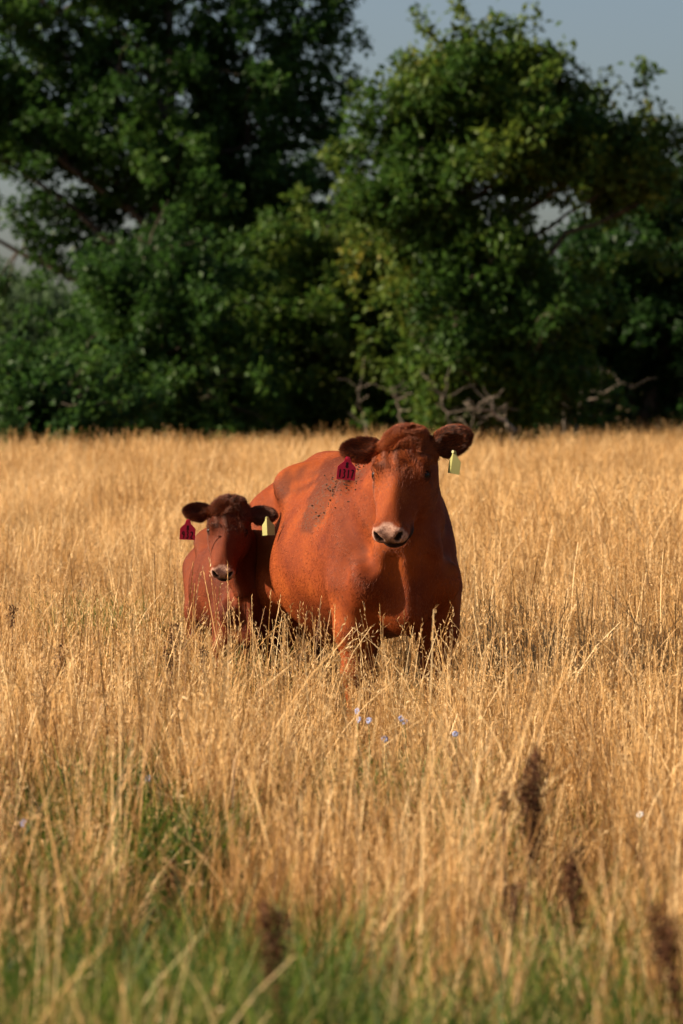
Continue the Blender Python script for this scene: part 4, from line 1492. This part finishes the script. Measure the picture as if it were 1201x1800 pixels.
    P = (a[:, 0] * ((1 - uv[:, :1]) * (1 - uv[:, 1:])) + a[:, 1] * (uv[:, :1] * (1 - uv[:, 1:])) + a[:, 2] * uv[:, :1] * uv[:, 1:] + a[:, 3] * (1 - uv[:, :1]) * uv[:, 1:])
    n_ = Nn[Q[fi]].mean(1)
    n_ /= np.linalg.norm(n_, axis=1)[:, None] + 1e-9
    flow = np.tile(np.array([-0.75, 0, -0.65]), (n_hair, 1))
    hm, em, pm = head_m[fi], ear_m[fi], poll_m[fi]
    up_w = bov.HR @ np.array([-1.0, 0, 0.0])
    flow[hm] = up_w
    # whorl of curls on the forehead
    hq = Hf[fi]
    ang = 6 * vnoise(hq * np.array([1, 1, 0.3]), 28, 13)
    cur = (bov.HR @ np.stack([np.cos(ang), np.sin(ang), 0 * ang])).T
    ln_fw = None
    fw = (hm & ~em & (hq[:, 0] < 0.20) & (hq[:, 2] > -0.12))
    flow[fw] = flow[fw] * 0.5 + cur[fw] * 0.8
    for sg in (1, -1):
        base, M = bov.ear_frame(sg, None)
        q = em & (np.sign(hq[:, 1]) == sg)
        flow[q] = bov.HR @ M[:, 0]
    flow += rng.normal(size=flow.shape) * 0.12
    flow -= n_ * (flow * n_).sum(1)[:, None]
    flow /= np.linalg.norm(flow, axis=1)[:, None] + 1e-9
    ln = np.where(em, 0.023, np.where(pm, 0.024, np.where(fw, 0.015, np.where(hm, 0.013, 0.012)))) * (0.6 + 0.8 * rng.random(n_hair)) * np.where(em, 1 + 0.25 * (fluff - 1), np.where(pm, fluff, 1.0))
    short = sstep(hq[:, 0], 0.20, 0.36) * hm * (~em)
    ln = ln * (1 - 0.40 * short)
    lift = np.where(em, 0.42, np.where(pm, 0.5, np.where(fw, 0.20, 0.12)))
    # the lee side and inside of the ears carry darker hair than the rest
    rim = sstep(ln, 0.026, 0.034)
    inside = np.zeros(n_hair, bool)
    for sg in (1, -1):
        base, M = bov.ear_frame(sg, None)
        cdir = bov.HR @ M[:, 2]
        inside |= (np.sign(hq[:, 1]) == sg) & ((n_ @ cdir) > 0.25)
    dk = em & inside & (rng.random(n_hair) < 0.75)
    for nm, m_, mt in (('coat_hair', ~dk, hair), ('ear_hair', dk, EARHAIR)):
        grow_hair(nm, P[m_], n_[m_], flow[m_], ln[m_], mt, root, rng, lift[m_], 0.0008 / scale ** 0.5, 4, 0.10)
    # short coat over the rest of the body
    nb = int(n_hair * 2.4)
    bd = area * np.clip((hs - 0.0) / 0.03, 0, 1) * np.clip((es - 0.0) / 0.02, 0, 1) * (fc[:, 2] > 0.3) * (fc[:, 0] > -1.0)
    bi = rng.choice(len(Q), nb, p=bd / bd.sum())
    u_ = rng.random((nb, 1)); v_ = rng.random((nb, 1)); a = A[bi]
    PB = a[:, 0] * (1 - u_) * (1 - v_) + a[:, 1] * u_ * (1 - v_) + a[:, 2] * u_ * v_ + a[:, 3] * (1 - u_) * v_
    nb_ = Nn[Q[bi]].mean(1); nb_ /= np.linalg.norm(nb_, axis=1)[:, None] + 1e-9
    fb = np.tile(np.array([-0.7, 0, -0.7]), (nb, 1)) + 0.16 * np.stack([vnoise(PB, 7, 61), vnoise(PB, 7, 62), vnoise(PB, 7, 63)], -1)
    fb -= nb_ * (fb * nb_).sum(1)[:, None]
    fb /= np.linalg.norm(fb, axis=1)[:, None] + 1e-9
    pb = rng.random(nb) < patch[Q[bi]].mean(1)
    for nm, m_, mt in (('body_hair', ~pb, hair), ('shade_hair', pb, SHADEHAIR)):
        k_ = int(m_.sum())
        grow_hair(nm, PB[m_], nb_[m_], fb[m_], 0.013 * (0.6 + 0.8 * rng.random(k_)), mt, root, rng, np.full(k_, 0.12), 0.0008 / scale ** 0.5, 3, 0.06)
    if not bov.calf:
        # flecks of dried mud stuck in the coat over the withers
        mv = Nn[:, 2] * np.exp(-((V[:, 0] - 0.26) / 0.17) ** 2 - ((V[:, 1] + 0.17) / 0.09) ** 2) * (V[:, 2] > 1.0)
        mv = np.clip(mv, 0, None) * (vnoise(V, 30, 8) > -0.1)
        ci = rng.choice(len(V), 320, p=mv / mv.sum())
        Vm, Fm = [], []
        for q in ci:
            r = 0.0014 + 0.0032 * rng.random() ** 2
            c = V[q] + Nn[q] * 0.004
            b0 = len(Vm)
            for dx in ((1, 0, 0), (-1, 0, 0), (0, 1, 0), (0, -1, 0), (0, 0, 1), (0, 0, -1)):
                Vm.append(c + np.array(dx) * r * (0.6 + 0.9 * rng.random()))
            Fm += [(b0 + a_, b0 + b_, b0 + c_) for a_, b_, c_ in ((0, 2, 4), (2, 1, 4), (1, 3, 4), (3, 0, 4), (2, 0, 5), (1, 2, 5), (3, 1, 5), (0, 3, 5))]
        tag(mesh_obj('mud_flecks', Vm, Fm, MUD, root), kind='stuff')
    # tail switch
    nt = 500
    Pt = np.tile(np.array([-1.09, 0.02, 0.50]), (nt, 1)) + rng.normal(size=(nt, 3)) * np.array([0.012, 0.012, 0.06])
    fl = np.tile(np.array([0, 0, -1.0]), (nt, 1)) + rng.normal(size=(nt, 3)) * 0.1
    grow_hair('tail_hair', Pt, fl * 0, fl, np.full(nt, 0.22) * (0.6 + 0.6 * rng.random(nt)), hair, root, rng, np.zeros(nt), 0.0014)
    # cloven hooves
    for sx, hy in ((0.60, 0.168 * bov.slim + 0.01), (-0.775, 0.20 * bov.slim + 0.01)):
        for sg in (1, -1):
            Vh, Fh = [], []
            for cl in (-1, 1):
                b = len(Vh)
                for z, f_, w_ in ((0.001, 1.12, 1.0), (0.03, 1.0, 0.95), (0.065, 0.80, 0.85)):
                    for k in range(8):
                        t = 6.283 * k / 8
                        Vh.append((sx + 0.005 - (z * 0.25) + math.cos(t) * 0.060 * f_, sg * hy + cl * 0.029 + math.sin(t) * 0.0265 * w_, z))
                for r in range(2):
                    for k in range(8):
                        k2 = (k + 1) % 8
                        Fh.append((b + r * 8 + k, b + r * 8 + k2, b + r * 8 + 8 + k2, b + r * 8 + 8 + k))
                Fh.append(tuple(b + 7 - k for k in range(8)))
                Fh.append(tuple(b + 16 + k for k in range(8)))
            mesh_obj('hoof', Vh, Fh, HOOF, root)
    return root, bov


def world_to_local(root_xy, yaw, scale, P):
    """world point -> the animal's own frame"""
    a = -math.pi / 2 + yaw
    q = np.array(P, float) - np.array([root_xy[0], root_xy[1], 0])
    c, s_ = math.cos(-a), math.sin(-a)
    return np.array([q[0] * c - q[1] * s_, q[0] * s_ + q[1] * c, q[2]]) / scale


# --- the cow
SHADEHAIR = hair_material('shade_hair', [(0.0, (0.05, 0.010, 0.003)), (0.6, (0.10, 0.021, 0.005)), (1.0, (0.19, 0.045, 0.010))])  # darker hair that carries the painted shadow on the back
MUD = plain('dried_mud', (0.045, 0.032, 0.022), 0.9, 0.1, 0.4, 40)
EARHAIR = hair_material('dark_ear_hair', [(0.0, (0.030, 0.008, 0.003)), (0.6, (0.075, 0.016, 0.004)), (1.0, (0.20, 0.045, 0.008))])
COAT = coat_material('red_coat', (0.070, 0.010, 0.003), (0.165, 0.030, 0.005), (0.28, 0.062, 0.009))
HAIR = hair_material('red_hair', [(0.0, (0.13, 0.023, 0.004)), (0.5, (0.22, 0.043, 0.006)), (1.0, (0.34, 0.080, 0.012))])
CCOAT = coat_material('calf_coat', (0.05, 0.009, 0.003), (0.10, 0.018, 0.005), (0.16, 0.033, 0.008))
CHAIR = hair_material('calf_hair', [(0.0, (0.04, 0.009, 0.003)), (0.5, (0.115, 0.023, 0.005)), (1.0, (0.22, 0.053, 0.011))])

poll = at_d(712, 759, 16.55)
hl = world_to_local(COW_AT, COW_YAW, 1.0, poll)
# the head looks a little to the left of the camera
head_yaw_world = math.radians(-18)      # from straight at the camera
bov = Bovine(hl, head_yaw_world - COW_YAW, math.radians(55), 0.0, head=0.98, ears=((math.radians(22), math.radians(6), math.radians(48)), (math.radians(-2), math.radians(6), math.radians(-8))))
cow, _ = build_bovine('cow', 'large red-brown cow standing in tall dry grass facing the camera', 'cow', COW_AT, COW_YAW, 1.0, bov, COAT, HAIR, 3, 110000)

CS = 0.74
cpoll = at_d(404, 882, 17.75)
chl = world_to_local(CALF_AT, CALF_YAW, CS, cpoll)
cbov = Bovine(chl, math.radians(-9) - CALF_YAW, math.radians(56), math.radians(-4), barrel=(0.74, 0.305, 0.34), slim=0.78, calf=True, head=0.97,
              ears=((math.radians(2), math.radians(0), math.radians(-6)), (math.radians(2), math.radians(4), math.radians(-6))))
calf, _ = build_bovine('calf', 'smaller dark red calf peering out from behind the cow\'s left flank in the picture', 'calf', CALF_AT, CALF_YAW, CS, cbov, CCOAT, CHAIR, 4, 70000, 1.05, 1.5)


def hang_tag(root_obj, xy, yaw, scale, px, py, d, mat, rows, size, label, turn=0.0, tilt=0.0, roll=0.0, fold=0.0):
    p = world_to_local(xy, yaw, scale, at_d(px, py, d))
    # face the camera: tag plane x-z, normal -y in world
    ear_tag(root_obj, tuple(p), math.pi / 2 - yaw + turn, tilt, roll, mat, INK, rows, (size[0] / scale, size[1] / scale), label, fold)


hang_tag(cow, COW_AT, COW_YAW, 1.0, 612, 803, 16.52, RED_TAG, [('8', -0.36, 0.24, 0.22), ('1317', -0.74, 0.36, 0.225)], (0.080, 0.100),
         'red ear tag on the cow reading 8 above 1317', turn=0.1, tilt=0.05, roll=0.10)
hang_tag(cow, COW_AT, COW_YAW, 1.0, 798, 792, 16.45, YELLOW_TAG, [], (0.066, 0.098), 'pale yellow ear tag on the cow, folded so half of it catches the sun', turn=-0.75, tilt=-0.15, roll=0.12, fold=0.6)
hang_tag(calf, CALF_AT, CALF_YAW, CS, 331, 913, 17.66, RED_TAG, [('8', -0.42, 0.24, 0.24), ('932', -0.76, 0.34, 0.27)], (0.072, 0.095),
         'dark red ear tag on the calf with an 8 above 932', turn=0.05, tilt=0.05, roll=0.05)
hang_tag(calf, CALF_AT, CALF_YAW, CS, 469, 908, 17.50, YELLOW_TAG, [], (0.062, 0.085), 'pale yellow ear tag on the calf next to the cow\'s flank', turn=-0.4, tilt=-0.1, roll=-0.05, fold=0.5)
